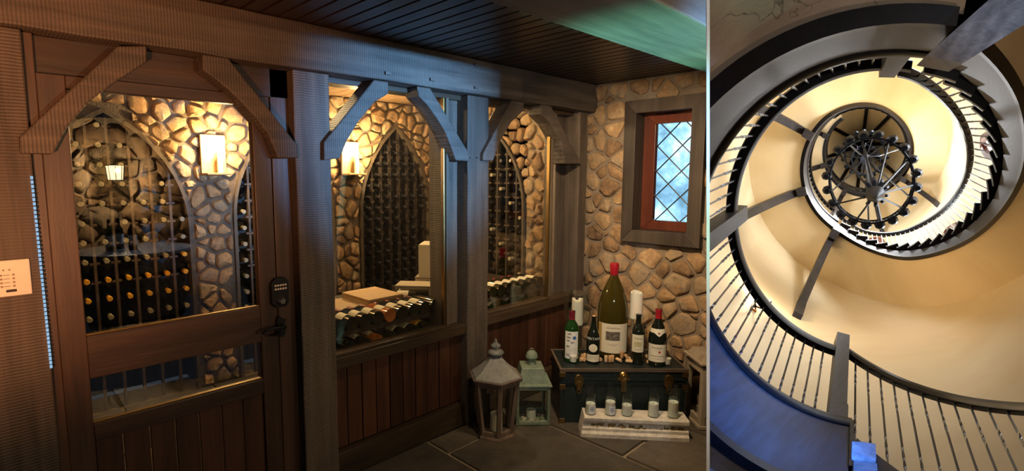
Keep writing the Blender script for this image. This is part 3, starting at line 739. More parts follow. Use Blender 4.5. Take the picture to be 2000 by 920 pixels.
def neck_bottle(capm, glassm):
    r = empty('wine_bottle', (0, 0, 0))
    M().lathe([(0, .303), (.0375, .30), (.0375, .12), (.03, .09), (.0155, .062), (.0145, .05)], 10, (0, 0, 0), (0, 1, 0)).obj('glass', glassm, r, smooth=40)
    M().lathe([(0, 0), (.014, 0), (.0165, .003), (.0165, .012), (.015, .016), (.0145, .052)], 10, (0, 0, 0), (0, 1, 0)).obj('capsule', capm, r, smooth=40)
    return r
protos = {}
def put_neck(capm, glassm, loc, label, group, rz=0, tilt=.06):
    k = (capm.name, glassm.name)
    if k in protos: r = copy_tree(protos[k])
    else: r = protos[k] = neck_bottle(capm, glassm)
    r.location = loc; r.rotation_euler = (tilt, 0, rz); tag(r, label, 'bottle', group)
DKCAP = mat('dark foil capsule', (.05, .045, .05), .22, .6)
niche_rack(ARS[0], 'cross', .1115, .122, .482, .844, 'dark bottle rack in the arched niche behind the glazed door', b3, RACKW, 0, -.02)
for j in range(0, 16):
    pass
    z = 1.330+.120*(4-j)
    if not (.30 < z < 1.86): continue
    for k in range(-3, 7):
        x_ = .482+.1115*k
        if not ARS[0].inside(x_, z+.04, -.035): continue
        yel = (abs(z-.85) < .03 or abs(z-.73) < .03 or (abs(z-.97) < .03 and k == 5))
        if rnd.random() < .10 and not yel: continue
        if yel: put_neck(YELLOW, BLACKG, (x_, 3.865, z), 'yellow-capped '+grid(j, k+3, 'niche behind the door'), 'yellow-capped bottles in the door niche')
        elif z > .9 or z < .62 and z > .5: put_neck(PALECAP, BLACKG, (x_, 3.875, z), 'pale-capped '+grid(j, k+3, 'niche behind the door'), 'pale-capped bottles in the door niche')
        else: put_neck(PALECAP if z > .55 else DKCAP, GREENG if z > .55 else BLACKG, (x_, 3.875, z), ('green ' if z > .55 else 'dark ')+grid(j, k+3, 'low in the door niche'), 'bottles low in the door niche')
niche_rack(ARS[1], 'cross', .11, .122, 1.785, .844, 'bottle rack in the arched niche at the right edge of the door glass', b3, RACKW, 0, -.02)
for j in range(12):
    z = .52+.12*j
    for k in range(-3, 4):
        x_ = 1.785+.11*k
        if ARS[1].inside(x_, z+.04, -.035) and rnd.random() > .12:
            put_neck(PALECAP, BLACKG, (x_, 3.875, z), grid(11-j, k+3, 'second niche at the door edge'), 'bottles in the second niche')
niche_rack(ARS[2], 'pegs', .098, .098, 2.835, .5, 'dark bottle rack in the arched niche behind the large cellar window', b3, RACKD, 0, -.01)
for j in range(15):
    z = .53+.098*j
    for k in range(-4, 5):
        x_ = 2.835+.098*k
        if ARS[2].inside(x_, z+.04, -.03) and rnd.random() > .15:
            put_neck(DKCAP, BLACKG, (x_, 3.86, z), 'dark '+grid(14-j, k+4, 'niche of the large window'), 'bottles in the third niche', rnd.uniform(-.05, .05))
niche_rack(niche, 'cross', .11, .122, 3.2, .844, 'bottle rack in the side niche behind the small cellar window', r3, RACKD, 0, -.02)
for j in range(11):
    z = .55+.12*j
    for k in range(-3, 4):
        y_ = 3.2+.11*k
        if niche.inside(y_, z+.04, -.035) and rnd.random() > .12:
            put_neck(PALECAP if (j*3+k) % 4 == 0 else DKCAP, BLACKG, (EX+.0, y_, z), grid(10-j, k+3, 'side niche of the small window'), 'bottles in the side niche', -pi/2, .0)

# candle sconces on the stone piers
FLAME = emit('candle flame', (1, .72, .34), 25)
CANDLE = mat('lit candle wax', (.9, .66, .34), .5, **{'Emission Color': (1, .6, .2, 1), 'Emission Strength': 1.6})
for n, (xc, lb) in enumerate(((1.25, 'wooden candle sconce on the stone pier seen through the door'), (2.335, 'bright wooden candle sconce seen at the left of the large cellar window'))):
    sc = empty('candle_sconce', (xc, 3.83, 1.51), lb, 'sconce')
    M().box(xc-.082, xc+.082, 3.835, 3.855, 1.515, 1.782).obj('back_board', CRATE, sc, world=True, bevel=.004)
    M().box(xc-.082, xc+.082, 3.72, 3.84, 1.508, 1.522).obj('shelf', CRATE, sc, world=True, bevel=.003)
    M().lathe([(0, 0), (.019, 0), (.019, .13), (.015, .134), (0, .13)], 12, (xc+.02, 3.775, 1.522)).obj('candle', CANDLE, sc, world=True, smooth=True)
    M().lathe([(0, 0), (.008, .006), (.010, .016), (.005, .032), (0, .044)], 10, (xc+.02, 3.775, 1.660)).obj('flame', FLAME, sc, world=True, smooth=True)
    point('sconce_light', (xc+.02, 3.70, 1.72), 40 if n else 36, (1, .66, .30), .03)

# ================================================================== IN FRONT OF THE STONE WALL
TA = radians(-43.8); TO = Vector((2.517, 1.814, 0)); TL, TW, TH = .775, .37, .345
TRB = stone('black trunk leathercloth', [(.2, (.004, .007, .008)), (.5, (.007, .013, .013)), (.8, (.012, .019, .018))], 12, .15, .4)
TRT = wood('trunk edge trim', (.06, .04, .025), (.14, .10, .065), 'X', 0, .5)
tk = empty('steamer_trunk', TO, 'old black steamer trunk with brass latches holding the bottles', 'trunk', None, TA)
M().box(.01, TL-.01, .01, TW-.01, 0, .265).obj('body', TRB, tk, bevel=.004)
M().box(.008, TL-.008, .008, TW-.008, .268, TH-.004).obj('lid', TRB, tk, bevel=.004)
for a in ((0, TL, 0, .014, TH-.02, TH), (0, TL, TW-.014, TW, TH-.02, TH), (0, .014, .014, TW-.014, TH-.02, TH), (TL-.014, TL, .014, TW-.014, TH-.02, TH)): M().box(*a).obj('edge_trim', TRT, tk, bevel=.002)
for a in ((0, TL, 0, .012, .272, .284), (0, .012, .0, TW, .272, .284), (TL-.012, TL, 0, TW, .272, .284), (0, TL, .0, .012, .248, .26)): M().box(*a).obj('seam_strip', TRB, tk)
for x0 in (0, TL-.035):
    for z0 in (0, .215, .292): M().box(x0, x0+.035, -.003, .02, z0, z0+.032).obj('corner_clamp', BRASS, tk, bevel=.002)
    M().box(x0+.004, x0+.024, -.001, .012, .03, .25).obj('corner_strip', TRB, tk)
st = M()
for i in range(22): st.lathe([(0, 0), (.0028, 0), (0, .002)], 6, (.05+i*(TL-.1)/21, 0.009, .312), (0, -1, 0))
for x0 in (.012, TL-.012):
    for i in range(11): st.lathe([(0, 0), (.0028, 0), (0, .003)], 6, (x0, -.001, .045+i*.018), (0, -1, 0))
o = st.obj('studs', CHROME, tk); o['kind'] = 'stuff'
def latch(x0, big):
    if big:
        o = M().lathe([(0, .012), (.006, .014), (.014, .008), (.020, .010), (.028, .004), (.030, 0), (0, 0)], 20, (x0, .004, .300), (0, -1, 0)).obj('lock_rosette', BRASS, tk, smooth=True)
        M().box(x0-.036, x0+.036, -.002, .006, .272, .29).obj('lock_plate', BRASS, o, bevel=.002)
        M().box(x0-.016, x0+.016, -.008, .004, .205, .278).obj('hasp', BRASS, o, bevel=.003)
    else:
        o = M().prism([(x0-.026, .29), (x0-.026, .255), (x0-.018, .235), (x0+.018, .235), (x0+.026, .255), (x0+.026, .29), (x0+.018, .305), (x0, .313), (x0-.018, .305)], -.008, .008, 1).obj('latch_plate', BRASS, tk, bevel=.003)
        M().tube([(x0-.012, -.010, .255), (x0-.012, -.012, .205), (x0, -.012, .195), (x0+.012, -.012, .205), (x0+.012, -.010, .255)], .0035, 6).obj('latch_loop', BRASS, o, smooth=True)
        M().box(x0-.009, x0+.009, -.014, -.004, .215, .27).obj('latch_tongue', BRASS, o, bevel=.002)
latch(.115, False); latch(.385, True); latch(.655, False)
# carved marble block
MARB = stone('weathered marble', [(.2, (.34, .24, .15)), (.45, (.50, .42, .33)), (.8, (.62, .56, .47))], 5, .35, .7)
MOSS = plaster('brown lichen', (.16, .10, .03), (.30, .20, .07), 20, .5, .9)
SA = atan2(-.752, .659)
sl = empty('marble_block', (2.474, 1.621, 0), 'weathered moulded marble block carrying the five candle glasses', 'block', None, SA)
prof = [(0, 0), (0, .022), (.008, .028), (.014, .034), (.014, .05), (.022, .056), (.024, .078), (.014, .088), (.010, .094), (.010, .112), (.016, .118), (.135, .118), (.135, 0)]
m = M(); rings = []
for i in range(13):
    t_ = i/12; rings.append([(.60*t_ if i else -.004+.02*(z/.118), y+rnd.uniform(-.0012, .0012), z*(1 if y < .1 else 1)) for y, z in prof])
m.loft(rings); m.obj('block_body', MARB, sl, smooth=30)
m = M(); 
for i in range(70):
    a = rnd.uniform(.01, .57); z = .062+rnd.gauss(0, .008); s_ = rnd.uniform(.005, .014)
    m.lathe([(s_, 0), (s_*.6, .0015), (0, .0022)], 7, (a, .0235 if z > .056 else .0215, z), (0, -1, 0), rnd.random())
o = m.obj('lichen', MOSS, sl); o['kind'] = 'stuff'
def on(base, ang, s, t, z=0): return Vector((base[0]+cos(ang)*s-sin(ang)*t, base[1]+sin(ang)*s+cos(ang)*t, z))
wd = ['with a printed wrapper, at the left end', 'with a printed wrapper, second from left', 'third from left, lowest wax', 'second from right', 'at the right end']
for i, s_ in enumerate((.055, .168, .262, .412, .522)):
    p = on((2.474, 1.621), SA, s_, .062, .118); hw = (.062, .078, .062, .078, .092)[i]
    e = empty('candle_glass', p, 'tall glass cylinder candle on the marble block, '+wd[i], 'candle', 'five candle glasses on the marble block')
    M().lathe([(0, 0), (.029, 0), (.031, .003), (.031, .175), (.0285, .184), (.0285, .175), (.029, .006), (0, .005)], 20).obj('glass_tube', CLEAR, e, smooth=True)
    M().lathe([(0, .006), (.0275, .006), (.0275, hw), (.020, hw-.005), (0, hw-.006)], 18).obj('wax', WAX, e, smooth=True)
    M().tube([(0, 0, hw-.006), (.001, 0, hw+.006)], .0012, 5).obj('wick', INK, e)
    if i < 2:
        wrap(.031, .008, .06, SA-pi/2-1.0+.6, SA-pi/2+1.0, 8).obj('label', PAPER, e)
        for k in range(3): wrap(.031, .046-k*.009, .049-k*.009, SA-pi/2-.2, SA-pi/2+.5, 4, .0012).obj('printed_line', BLUEINK, e)
# bottles on the trunk -------------------------------------------------
CAMANG = radians(46.9+180)
def standing(name, p, prof, glassm, label, cap=None, capm=None, n=24, capr=1.06):
    e = empty(name, p, label, 'bottle', None, 0)
    M().lathe(prof, n).obj('glass', glassm, e, smooth=50)
    if cap: M().lathe([(0, prof[-1][1]+.001)]+[(r+.0012, z) for r, z in cap], 18).obj('capsule', capm, e, smooth=40)
    return e
zt = TH
def lines(par, r, a, spec, mt=None):      # faint printed lines too small to read
    for z, a0, a1, hgt in spec: wrap(r, z, z+hgt, a+a0, a+a1, 8, .0013).obj('printed_line', mt or FAINT, par)
def scribble(par, r, z, a, wdt, seed):
    R = random.Random(seed); n = 22
    M().tube([((r+.0012)*cos(a+(wdt*(i/n)+.006*sin(i*1.9))/r), (r+.0012)*sin(a+(wdt*(i/n)+.006*sin(i*1.9))/r), z+R.uniform(-.006, .006)) for i in range(n)], .0005, 4).obj('handwriting', INK, par)
FAINT = mat('faint brown print', (.30, .24, .17), .7)
fa = lambda p: atan2(-p.y, -p.x)      # the direction from a bottle to the viewer
# big bottle
p = Vector((2.985, 1.745, zt)); e = standing('large_wine_bottle', p, [(0, .02), (.07, .006), (.092, 0), (.097, .012), (.097, .26), (.095, .31), (.084, .37), (.064, .43), (.042, .48), (.028, .51), (.023, .53), (.022, .575), (.026, .578), (.026, .596), (0, .596)], OLIVEG, 'giant olive-green wine bottle with a red wax top, centre of the trunk', None, None, 32)
M().lathe([(0, .602), (.027, .601), (.0295, .585), (.0265, .56), (.025, .525), (.0235, .522)], 20).obj('wax_cap', REDCAP, e, smooth=40)
a = fa(p); wrap(.097, .035, .225, a-1.05, a+1.15, 16).obj('label', CREAM, e)
PIC = stone('label engraving', [(.3, (.08, .065, .05)), (.5, (.25, .21, .16)), (.7, (.52, .47, .38))], 60, 0, .8)
wrap(.097, .118, .175, a-.42, a+.50, 10, .0012).obj('label_picture', PIC, e)
wrap(.097, .036, .224, a-1.06, a-.74, 6, .0014).obj('label_gold_side', mat('ochre label side', (.34, .22, .06), .7), e)
lines(e, .097, a, ((.195, -.40, .50, .004), (.205, -.36, .30, .0015), (.092, -.28, .42, .0015), (.085, -.12, .26, .0015)))
# green bottle with the blue blot
p = Vector((2.70, 1.862, zt)); e = standing('wine_bottle', p, [(0, .02), (.035, .004), (.047, 0), (.047, .19), (.044, .212), (.032, .238), (.02, .255), (.0175, .262), (.0165, .305), (.0185, .307), (.0185, .317), (0, .317)], GREENG, 'green wine bottle with a white handwritten label, left front of the trunk',
    [(.0187, .316), (.0187, .305), (.017, .302), (.017, .262)], WINECAP)
a = fa(p); wrap(.047, .02, .195, a-.95, a+.95, 14).obj('label', PAPER, e)
M().lathe([(0, .0), (.0115, 0), (.010, .0012), (0, .0014)], 14, (cos(a+.38)*.0472, sin(a+.38)*.0472, .155), (cos(a+.38), sin(a+.38), 0)).obj('blue_blot', BLUEINK, e)
for i, (zz, aa, w_) in enumerate(((.178, -.5, .02), (.158, -.62, .024), (.135, -.62, .020), (.125, -.05, .018), (.100, -.66, .018), (.045, -.70, .022))): scribble(e, .047, zz, a+aa, w_, i)
lines(e, .047, a, ((.085, -.6, .7, .001), (.072, -.6, .7, .001), (.058, -.5, .7, .001)))
# small dark bottle
p = Vector((2.775, 1.752, zt)); e = standing('wine_bottle', p, [(0, .02), (.03, .004), (.042, 0), (.042, .13), (.039, .16), (.027, .20), (.018, .228), (.0145, .25), (.0135, .278), (.0155, .28), (.0155, .289), (0, .289)], BLACKG, 'small dark bottle with white lettering on its shoulder, left of the giant bottle')
M().lathe([(0, .293), (.011, .293), (.011, .28), (0, .28)], 12).obj('cork', CORK, e)
a = fa(p); wrap(.042, .01, .055, a-1.1, a+1.1, 14).obj('lower_label', CREAM, e)
M().lathe([(0, 0), (.026, 0), (.024, .001), (0, .0012)], 18, (cos(a)*.0425, sin(a)*.0425, .097), (cos(a), sin(a), 0)).obj('round_label', CREAM, e)
cyl_text('BERTANI', .021, .037, .155, a, 'lettering', PAPER, e, .004); lines(e, .042, a, ((.040, -.5, .5, .003), (.028, -.7, .7, .0015)))
# dark bordeaux, right of the giant
p = Vector((2.965, 1.555, zt)); e = standing('wine_bottle', p, [(0, .02), (.03, .004), (.040, 0), (.040, .185), (.037, .21), (.024, .232), (.016, .245), (.0155, .295), (.0175, .297), (.0175, .306), (0, .306)], BLACKG, 'dark wine bottle with a cream vineyard label, right of the giant bottle')
a = fa(p); wrap(.040, .075, .185, a-1.0, a+1.0, 14).obj('label', CREAM, e)
GRN = stone('label vignette', [(.3, (.18, .15, .05)), (.6, (.42, .38, .2)), (.8, (.66, .6, .42))], 70, 0, .8)
wrap(.040, .110, .142, a-.6, a+.6, 10, .0012).obj('label_picture', GRN, e); cyl_text('Caro', .022, .040, .162, a, 'lettering', mat('green gilt ink', (.20, .17, .06), .6), e); lines(e, .040, a, ((.095, -.6, .6, .0012), (.088, -.4, .4, .0012)))
# burgundy with red capsule
p = Vector((3.035, 1.462, zt)); e = standing('wine_bottle', p, [(0, .02), (.04, .004), (.056, 0), (.056, .15), (.052, .185), (.038, .235), (.024, .27), (.0185, .29), (.0175, .33), (.0195, .332), (.0195, .344), (0, .344)], BLACKG, 'round-shouldered bottle with a red capsule and collar label, right end of the trunk',
    [(.0197, .343), (.0197, .33), (.018, .327), (.0185, .283)], REDCAP)
a = fa(p); wrap(.056, .025, .135, a-1.1, a+1.1, 16).obj('label', CREAM, e); cyl_text('FAIVELEY', .0155, .056, .112, a, 'lettering', INK, e); lines(e, .056, a, ((.060, -.8, .8, .004), (.095, -.35, .1, .0015), (.045, -.4, .4, .0015)))
M().lathe([(0, 0), (.007, 0), (0, .001)], 12, (cos(a+.25)*.0567, sin(a+.25)*.0567, .088), (cos(a+.25), sin(a+.25), 0)).obj('red_seal', REDCAP, e)
m = M(); vs = []
for i in range(17):
    b_ = a-1.3+2.6*i/16; r0, z0 = .0475, .203; r1, z1 = .0415, .228
    dz = .02*max(0, 1-abs(i-9)/3.5)
    vs += [((r0+dz*.3)*cos(b_), (r0+dz*.3)*sin(b_), z0-dz), (r1*cos(b_), r1*sin(b_), z1)]
m.add(vs, [(2*i, 2*i+2, 2*i+3, 2*i+1) for i in range(16)]).obj('collar_label', CREAM, e)
M().lathe([(0, 0), (.006, 0), (0, .001)], 10, (cos(a+.15)*.0485, sin(a+.15)*.0485, .203), (cos(a+.15), sin(a+.15), .35)).obj('collar_seal', WINECAP, e)
# candle in a stemmed glass, left
p = Vector((2.90, 1.96, zt)); e = empty('candle_holder', p, 'stemmed glass bowl holding a melted cream candle, left back of the trunk', 'candle')
M().lathe([(0, 0), (.05, 0), (.05, .004), (.012, .012), (.009, .04), (.012, .12), (.03, .15), (.07, .18), (.088, .24), (.088, .30), (.078, .385), (.075, .385), (.085, .30), (.085, .24), (.066, .184), (0, .165)], 24).obj('glass_bowl', CLEAR, e, smooth=True)
def melted(p0, r, h, par, seed, name='wax'):
    R = random.Random(seed); n = 20; rings = []
    tops = [h*(1+R.uniform(-.05, .05))+.006*cos(2*pi*k/n*2+seed) for k in range(n)]
    f = lambda rr, zz: [(p0[0]+rr*cos(2*pi*k/n), p0[1]+rr*sin(2*pi*k/n), p0[2]+(tops[k] if zz is None else zz)) for k in range(n)]
    return M().loft([f(r*1.03, 0), f(r, h*.3), f(r*.99, h*.75), f(r*.98, None), f(r*.82, None), f(r*.75, h*.8), f(r*.1, h*.78)]).obj(name, WAX, par, smooth=60)
melted((0, 0, .17), .037, .17, e, 2)
p = Vector((3.07, 1.63, zt)); e = empty('candle_holder', p, 'glass pedestal with a thick white pillar candle behind the cream-labelled bottles', 'candle')
M().lathe([(0, 0), (.05, 0), (.05, .005), (.015, .014), (.010, .05), (.014, .15), (.018, .21), (.048, .238), (.052, .256), (.049, .256), (.044, .245), (0, .24)], 22).obj('glass_pedestal', CLEAR, e, smooth=True)
melted((0, 0, .247), .040, .165, e, 5, 'candle')
# votives and corks
for i, (q, lb) in enumerate((((2.66, 1.842), 'small votive candle glass at the left front of the trunk'), ((3.045, 1.365), 'small votive candle glass at the right end of the trunk'))):
    q = (2.672, 1.828) if i == 0 else (3.062, 1.408)
    e = empty('votive_candle', (q[0], q[1], zt), lb, 'candle')
    M().lathe([(0, 0), (.022, 0), (.026, .048), (.0235, .048), (.021, .005), (0, .004)], 18).obj('glass_cup', CLEAR, e, smooth=True)
    M().lathe([(0, .005), (.0205, .005), (.0228, .040), (.018, .037), (0, .036)], 16).obj('wax', WAX, e, smooth=True)
proto_c = None
corks = [(2.712, 1.80, 0, 0), (2.728, 1.782, 0, 1), (2.75, 1.80, 0, 0), (2.742, 1.795, .02, 1), (2.715, 1.83, .0, 2), (2.768, 1.815, .0, 1),
         (2.825, 1.69, 0, 2), (2.842, 1.672, 0, 2), (2.86, 1.665, 0, 2), (2.81, 1.715, 0, 1),
         (2.885, 1.62, .0, 1), (2.905, 1.60, 0, 0), (2.925, 1.60, .02, 1), (2.93, 1.575, 0, 1), (2.95, 1.625, .0, 0), (2.918, 1.635, .02, 2),
         (2.99, 1.495, 0, 1), (3.005, 1.475, 0, 0), (3.01, 1.50, .02, 1), (2.985, 1.45, 0, 0)]
for i, (x_, y_, dz, o_) in enumerate(corks):
    if proto_c is None:
        proto_c = c = M().lathe([(0, 0), (.0095, 0), (.0105, .002), (.0105, .038), (.0095, .040), (0, .040)], 12).obj('cork', CORK, None, smooth=40)
    else: c = proto_c.copy(); COL.objects.link(c)
    if o_ == 2: c.location = (x_, y_, zt+dz*.9); c.rotation_euler = (0, 0, rnd.random()*6)
    else: c.location = (x_, y_, zt+.0105+dz*.9); c.rotation_euler = (pi/2, 0, (CAMANG+pi/2 if o_ else CAMANG+.3)+rnd.uniform(-.6, .6)+pi)
    g = 0 if i < 6 else 1 if i < 10 else 2 if i < 16 else 3
    grp = [q for q in range(20) if (0 if q < 6 else 1 if q < 10 else 2 if q < 16 else 3) == g]
    rk_ = sorted(grp, key=lambda q: corks[q][0]*RGT.x+corks[q][1]*RGT.y).index(i)
    tag(c, 'wine cork, %s from the left in the pile %s' % (['first', 'second', 'third', 'fourth', 'fifth', 'sixth'][rk_], ['left of the small dark bottle', 'under the giant label', 'right of the giant bottle', 'before the red-capped bottle'][g]), 'cork', ['corks left on the trunk', 'corks below the giant bottle', 'corks in the middle right pile', 'corks in the right pile'][g])

# lanterns -------------------------------------------------------------
GREYW = wood('washed grey-pink wood', (.08, .055, .043), (.17, .12, .095), 'Z', 0, .75, bump=.3)
ZINC = stone('dull zinc', [(.2, (.10, .10, .09)), (.5, (.16, .165, .15)), (.8, (.22, .22, .20))], 9, .2, .5)
MINT = stone('pale green painted metal', [(.2, (.11, .14, .09)), (.5, (.17, .215, .155)), (.8, (.23, .28, .21))], 9, .15, .55)
LGL = glass('lantern glass', (.90, .93, .90), 1.3)
C1 = Vector((2.145, 1.997, 0)); e = empty('hexagonal_lantern', C1, 'tall six-sided grey lantern with a flared zinc roof on the floor', 'lantern', None, radians(-125.5))
def hexr(r, z, ph=0): return [(r*cos(pi/3*k+ph), r*sin(pi/3*k+ph), z) for k in range(6)]
def ringm(r0, r1, z0, z1, rb=None):
    a, b_, c_, d_ = hexr(r0, z0), hexr(r0 if rb is None else rb, z1), hexr(r1, z1), hexr(r1, z0)
    return M().loft([[a[k], b_[k], c_[k], d_[k]] for k in list(range(6))+[0]], cap=False)
ringm(.118, .08, 0, .018, .114).obj('base_ring', GREYW, e, bevel=.003); M().loft([hexr(.110, .010), hexr(.110, .022)]).obj('floor_plate', GREYW, e)
ringm(.106, .088, .022, .045, .108).obj('lower_rail', GREYW, e, bevel=.002)
ringm(.143, .122, .315, .338, .146).obj('upper_rail', GREYW, e, bevel=.002)
ringm(.158, .10, .338, .358, .166).obj('eave_moulding', GREYW, e, bevel=.003)
for k in range(6):
    a = pi/3*k; p0 = Vector((.106*cos(a), .106*sin(a), .02)); p1 = Vector((.144*cos(a), .144*sin(a), .338)); tdir = Vector((-sin(a), cos(a), 0))*.013; rd = Vector((cos(a), sin(a), 0))*.02
    M().hexa([p0-tdir, p0+tdir, p0+tdir-rd, p0-tdir-rd, p1-tdir, p1+tdir, p1+tdir-rd, p1-tdir-rd]).obj('corner_post', GREYW, e, bevel=.002)
    b_ = a+pi/3
    q = [Vector((r*cos(t_), r*sin(t_), z)) for r, t_, z in ((.100, a, .045), (.100, b_, .045), (.137, b_, .315), (.137, a, .315))]
    M().add(q, [(0, 1, 2, 3)]).obj('pane', LGL, e)
M().loft([hexr(r, z) for r, z in ((.150, .358), (.148, .364), (.118, .385), (.088, .41), (.063, .435), (.045, .455), (.040, .462))]).obj('roof', ZINC, e, smooth=25)
for k in range(14):
    a = 2*pi*k/14; M().tube([(.033*cos(a), .033*sin(a), .460), (.033*cos(a), .033*sin(a), .487)], .0035, 5).obj('vent_bar', ZINC, e)
M().lathe([(.026, .455), (.024, .487), (.047, .487), (.046, .494), (.034, .505), (.022, .512), (.020, .52), (.029, .526), (.027, .535), (.014, .543), (.009, .553), (.005, .565), (0, .575)], 18).obj('finial', ZINC, e, smooth=40)
M().tube([(.037*cos(t_*pi/10-.3), .0, .53+.037*sin(t_*pi/10-.3)) for t_ in range(0, 13)], .0022, 6).obj('ring_handle', ZINC, e)
ca = empty('pillar_candle', C1+Vector((.01, 0, .022)), 'cream pillar candle standing inside the six-sided grey lantern', 'candle')
M().lathe([(0, 0), (.036, 0), (.037, .005), (.036, .098), (.03, .10), (.026, .093), (0, .092)], 20).obj('wax', WAX, ca, smooth=40); M().tube([(0, 0, .092), (.002, 0, .105)], .0015, 5).obj('wick', INK, ca)
PEB = stone('pebble', [(.2, (.16, .12, .08)), (.5, (.38, .32, .25)), (.8, (.6, .55, .48))], 12, .2, .6)
def pebbles(c, r0, r1, z, n, seed, label, group):
    R = random.Random(seed); pr = None
    for i in range(n):
        a = R.uniform(0, 2*pi); rr = R.uniform(r0, r1); s_ = R.uniform(.006, .010)
        if pr is None: pr = o = M().lathe([(0, -.55), (.6, -.4), (1, 0), (.7, .42), (0, .55)], 8).obj('pebble', PEB, None, smooth=60)
        else: o = pr.copy(); COL.objects.link(o)
        o.scale = (s_, s_*R.uniform(.7, 1), s_*.8); o.location = (c.x+rr*cos(a), c.y+rr*sin(a), z+s_*.5); o.rotation_euler = (0, 0, a)
        tag(o, label, 'pebble', group)
pebbles(C1, .048, .082, .022, 16, 1, 'small pebble on the floor plate of the six-sided grey lantern', 'pebbles in the grey lantern')
# square green lantern
GA = radians(-43); G0 = Vector((2.301, 1.97, 0)); e = empty('square_lantern', G0, 'square pale green metal lantern with a domed top, beside the trunk', 'lantern', None, GA)
s_ = .205
M().box(-.002, s_+.002, -.002, s_+.002, .004, .016).obj('floor_plate', MINT, e)
for x_ in (0, s_-.018):
    for y_ in (0, s_-.018): M().box(x_, x_+.018, y_, y_+.018, 0, .245).obj('corner_post', MINT, e, bevel=.002)
for z0 in (.012, .222):
    for a in ((.018, s_-.018, 0, .014), (.018, s_-.018, s_-.014, s_), (0, .014, .018, s_-.018), (s_-.014, s_, .018, s_-.018)): M().box(a[0], a[1], a[2], a[3], z0, z0+.018).obj('frame_rail', MINT, e, bevel=.002)
for q in ([(.018, .006), (s_-.018, .006)], [(.006, .018), (.006, s_-.018)], [(s_-.006, .018), (s_-.006, s_-.018)], [(.018, s_-.006), (s_-.018, s_-.006)]):
    (xa, ya), (xb, yb) = q; M().add([(xa, ya, .03), (xb, yb, .03), (xb, yb, .222), (xa, ya, .222)], [(0, 1, 2, 3)]).obj('pane', LGL, e)
cc = s_/2
def sq(h, z): return [(cc-h, cc-h, z), (cc+h, cc-h, z), (cc+h, cc+h, z), (cc-h, cc+h, z)]
M().loft([sq(.112, .245), sq(.112, .253), sq(.088, .256), sq(.068, .345), sq(.064, .347)]).obj('roof', MINT, e, bevel=.002)
M().lathe([(.024, .345), (.022, .375), (.034, .388), (.036, .392), (.032, .393), (.038, .395), (.037, .405), (.030, .424), (.018, .434), (.008, .438), (0, .439)], 20, (cc, cc, 0)).obj('dome_cap', MINT, e, smooth=45)
M().tube([(cc+.012*cos(t_), cc, .44+.010*sin(t_)) for t_ in [i*pi/6 for i in range(7)]], .002, 6).obj('ring_handle', MINT, e)
gc = on(G0, GA, cc, cc-.01, .016); ca = empty('pillar_candle', gc, 'short white pillar candle in a glass inside the square green lantern', 'candle')
M().lathe([(0, 0), (.030, 0), (.031, .045), (.026, .046), (.022, .041), (0, .040)], 18).obj('wax', WAX, ca, smooth=40); M().lathe([(.033, 0), (.036, .10), (.035, .10)], 18).obj('glass_cup', CLEAR, ca, smooth=True)
pebbles(gc, .042, .078, .016, 40, 2, 'small pebble on the floor plate of the square green lantern', 'pebbles in the green lantern')
# whitewashed lantern at the right edge
WW = wood('whitewashed lantern wood', (.22, .17, .11), (.40, .33, .24), 'Z', 0, .75, bump=.25)
LA = radians(-41.5); L0 = Vector((3.062, 1.192, 0)); e = empty('whitewashed_lantern', L0, 'whitewashed wooden lantern cut off at the right edge beside the trunk', 'lantern', None, LA)
s_ = .22
def bxl(name, a, mt=WW):
    M().box(*a).obj(name, mt, e, bevel=.003)
for x_ in (0, s_-.032):
    for y_ in (0, s_-.032): bxl('corner_post', (x_, x_+.032, y_, y_+.032, .02, .375))
bxl('base_board', (-.008, s_+.008, -.008, s_+.008, 0, .022)); bxl('eave_board', (-.014, s_+.014, -.014, s_+.014, .395, .41))
for z0, z1 in ((.022, .06), (.335, .395)):
    for a in ((.032, s_-.032, .004, .028), (.032, s_-.032, s_-.028, s_-.004), (.004, .028, .032, s_-.032), (s_-.028, s_-.004, .032, s_-.032)): bxl('frame_rail', (*a, z0, z1))
M().loft([[(s_/2-h, s_/2-h, z), (s_/2+h, s_/2-h, z), (s_/2+h, s_/2+h, z), (s_/2-h, s_/2+h, z)] for h, z in ((.108, .41), (.085, .445), (.08, .45))]).obj('roof', WW, e, bevel=.003)
M().box(.03, .038, .07, .15, .428, .433).obj('roof_slot', IRON, e)
for q in ([(.032, .016), (s_-.032, .016)], [(.016, .032), (.016, s_-.032)]):
    (xa, ya), (xb, yb) = q; M().add([(xa, ya, .06), (xb, yb, .06), (xb, yb, .335), (xa, ya, .335)], [(0, 1, 2, 3)]).obj('pane', LGL, e)

def clip_children(e, side):
    bpy.context.view_layer.update()
    for c in list(e.children):
        mi = c.matrix_world.inverted(); bm = bmesh.new(); bm.from_mesh(c.data)
        bmesh.ops.bisect_plane(bm, geom=bm.verts[:]+bm.edges[:]+bm.faces[:], dist=1e-6, plane_co=mi @ clip_co(side), plane_no=(mi.to_3x3() @ (CLIPN*side)).normalized(), clear_inner=True)
        if not bm.verts: bm.free(); bpy.data.objects.remove(c); continue
        bm.to_mesh(c.data); bm.free()
clip_children(e, -1)
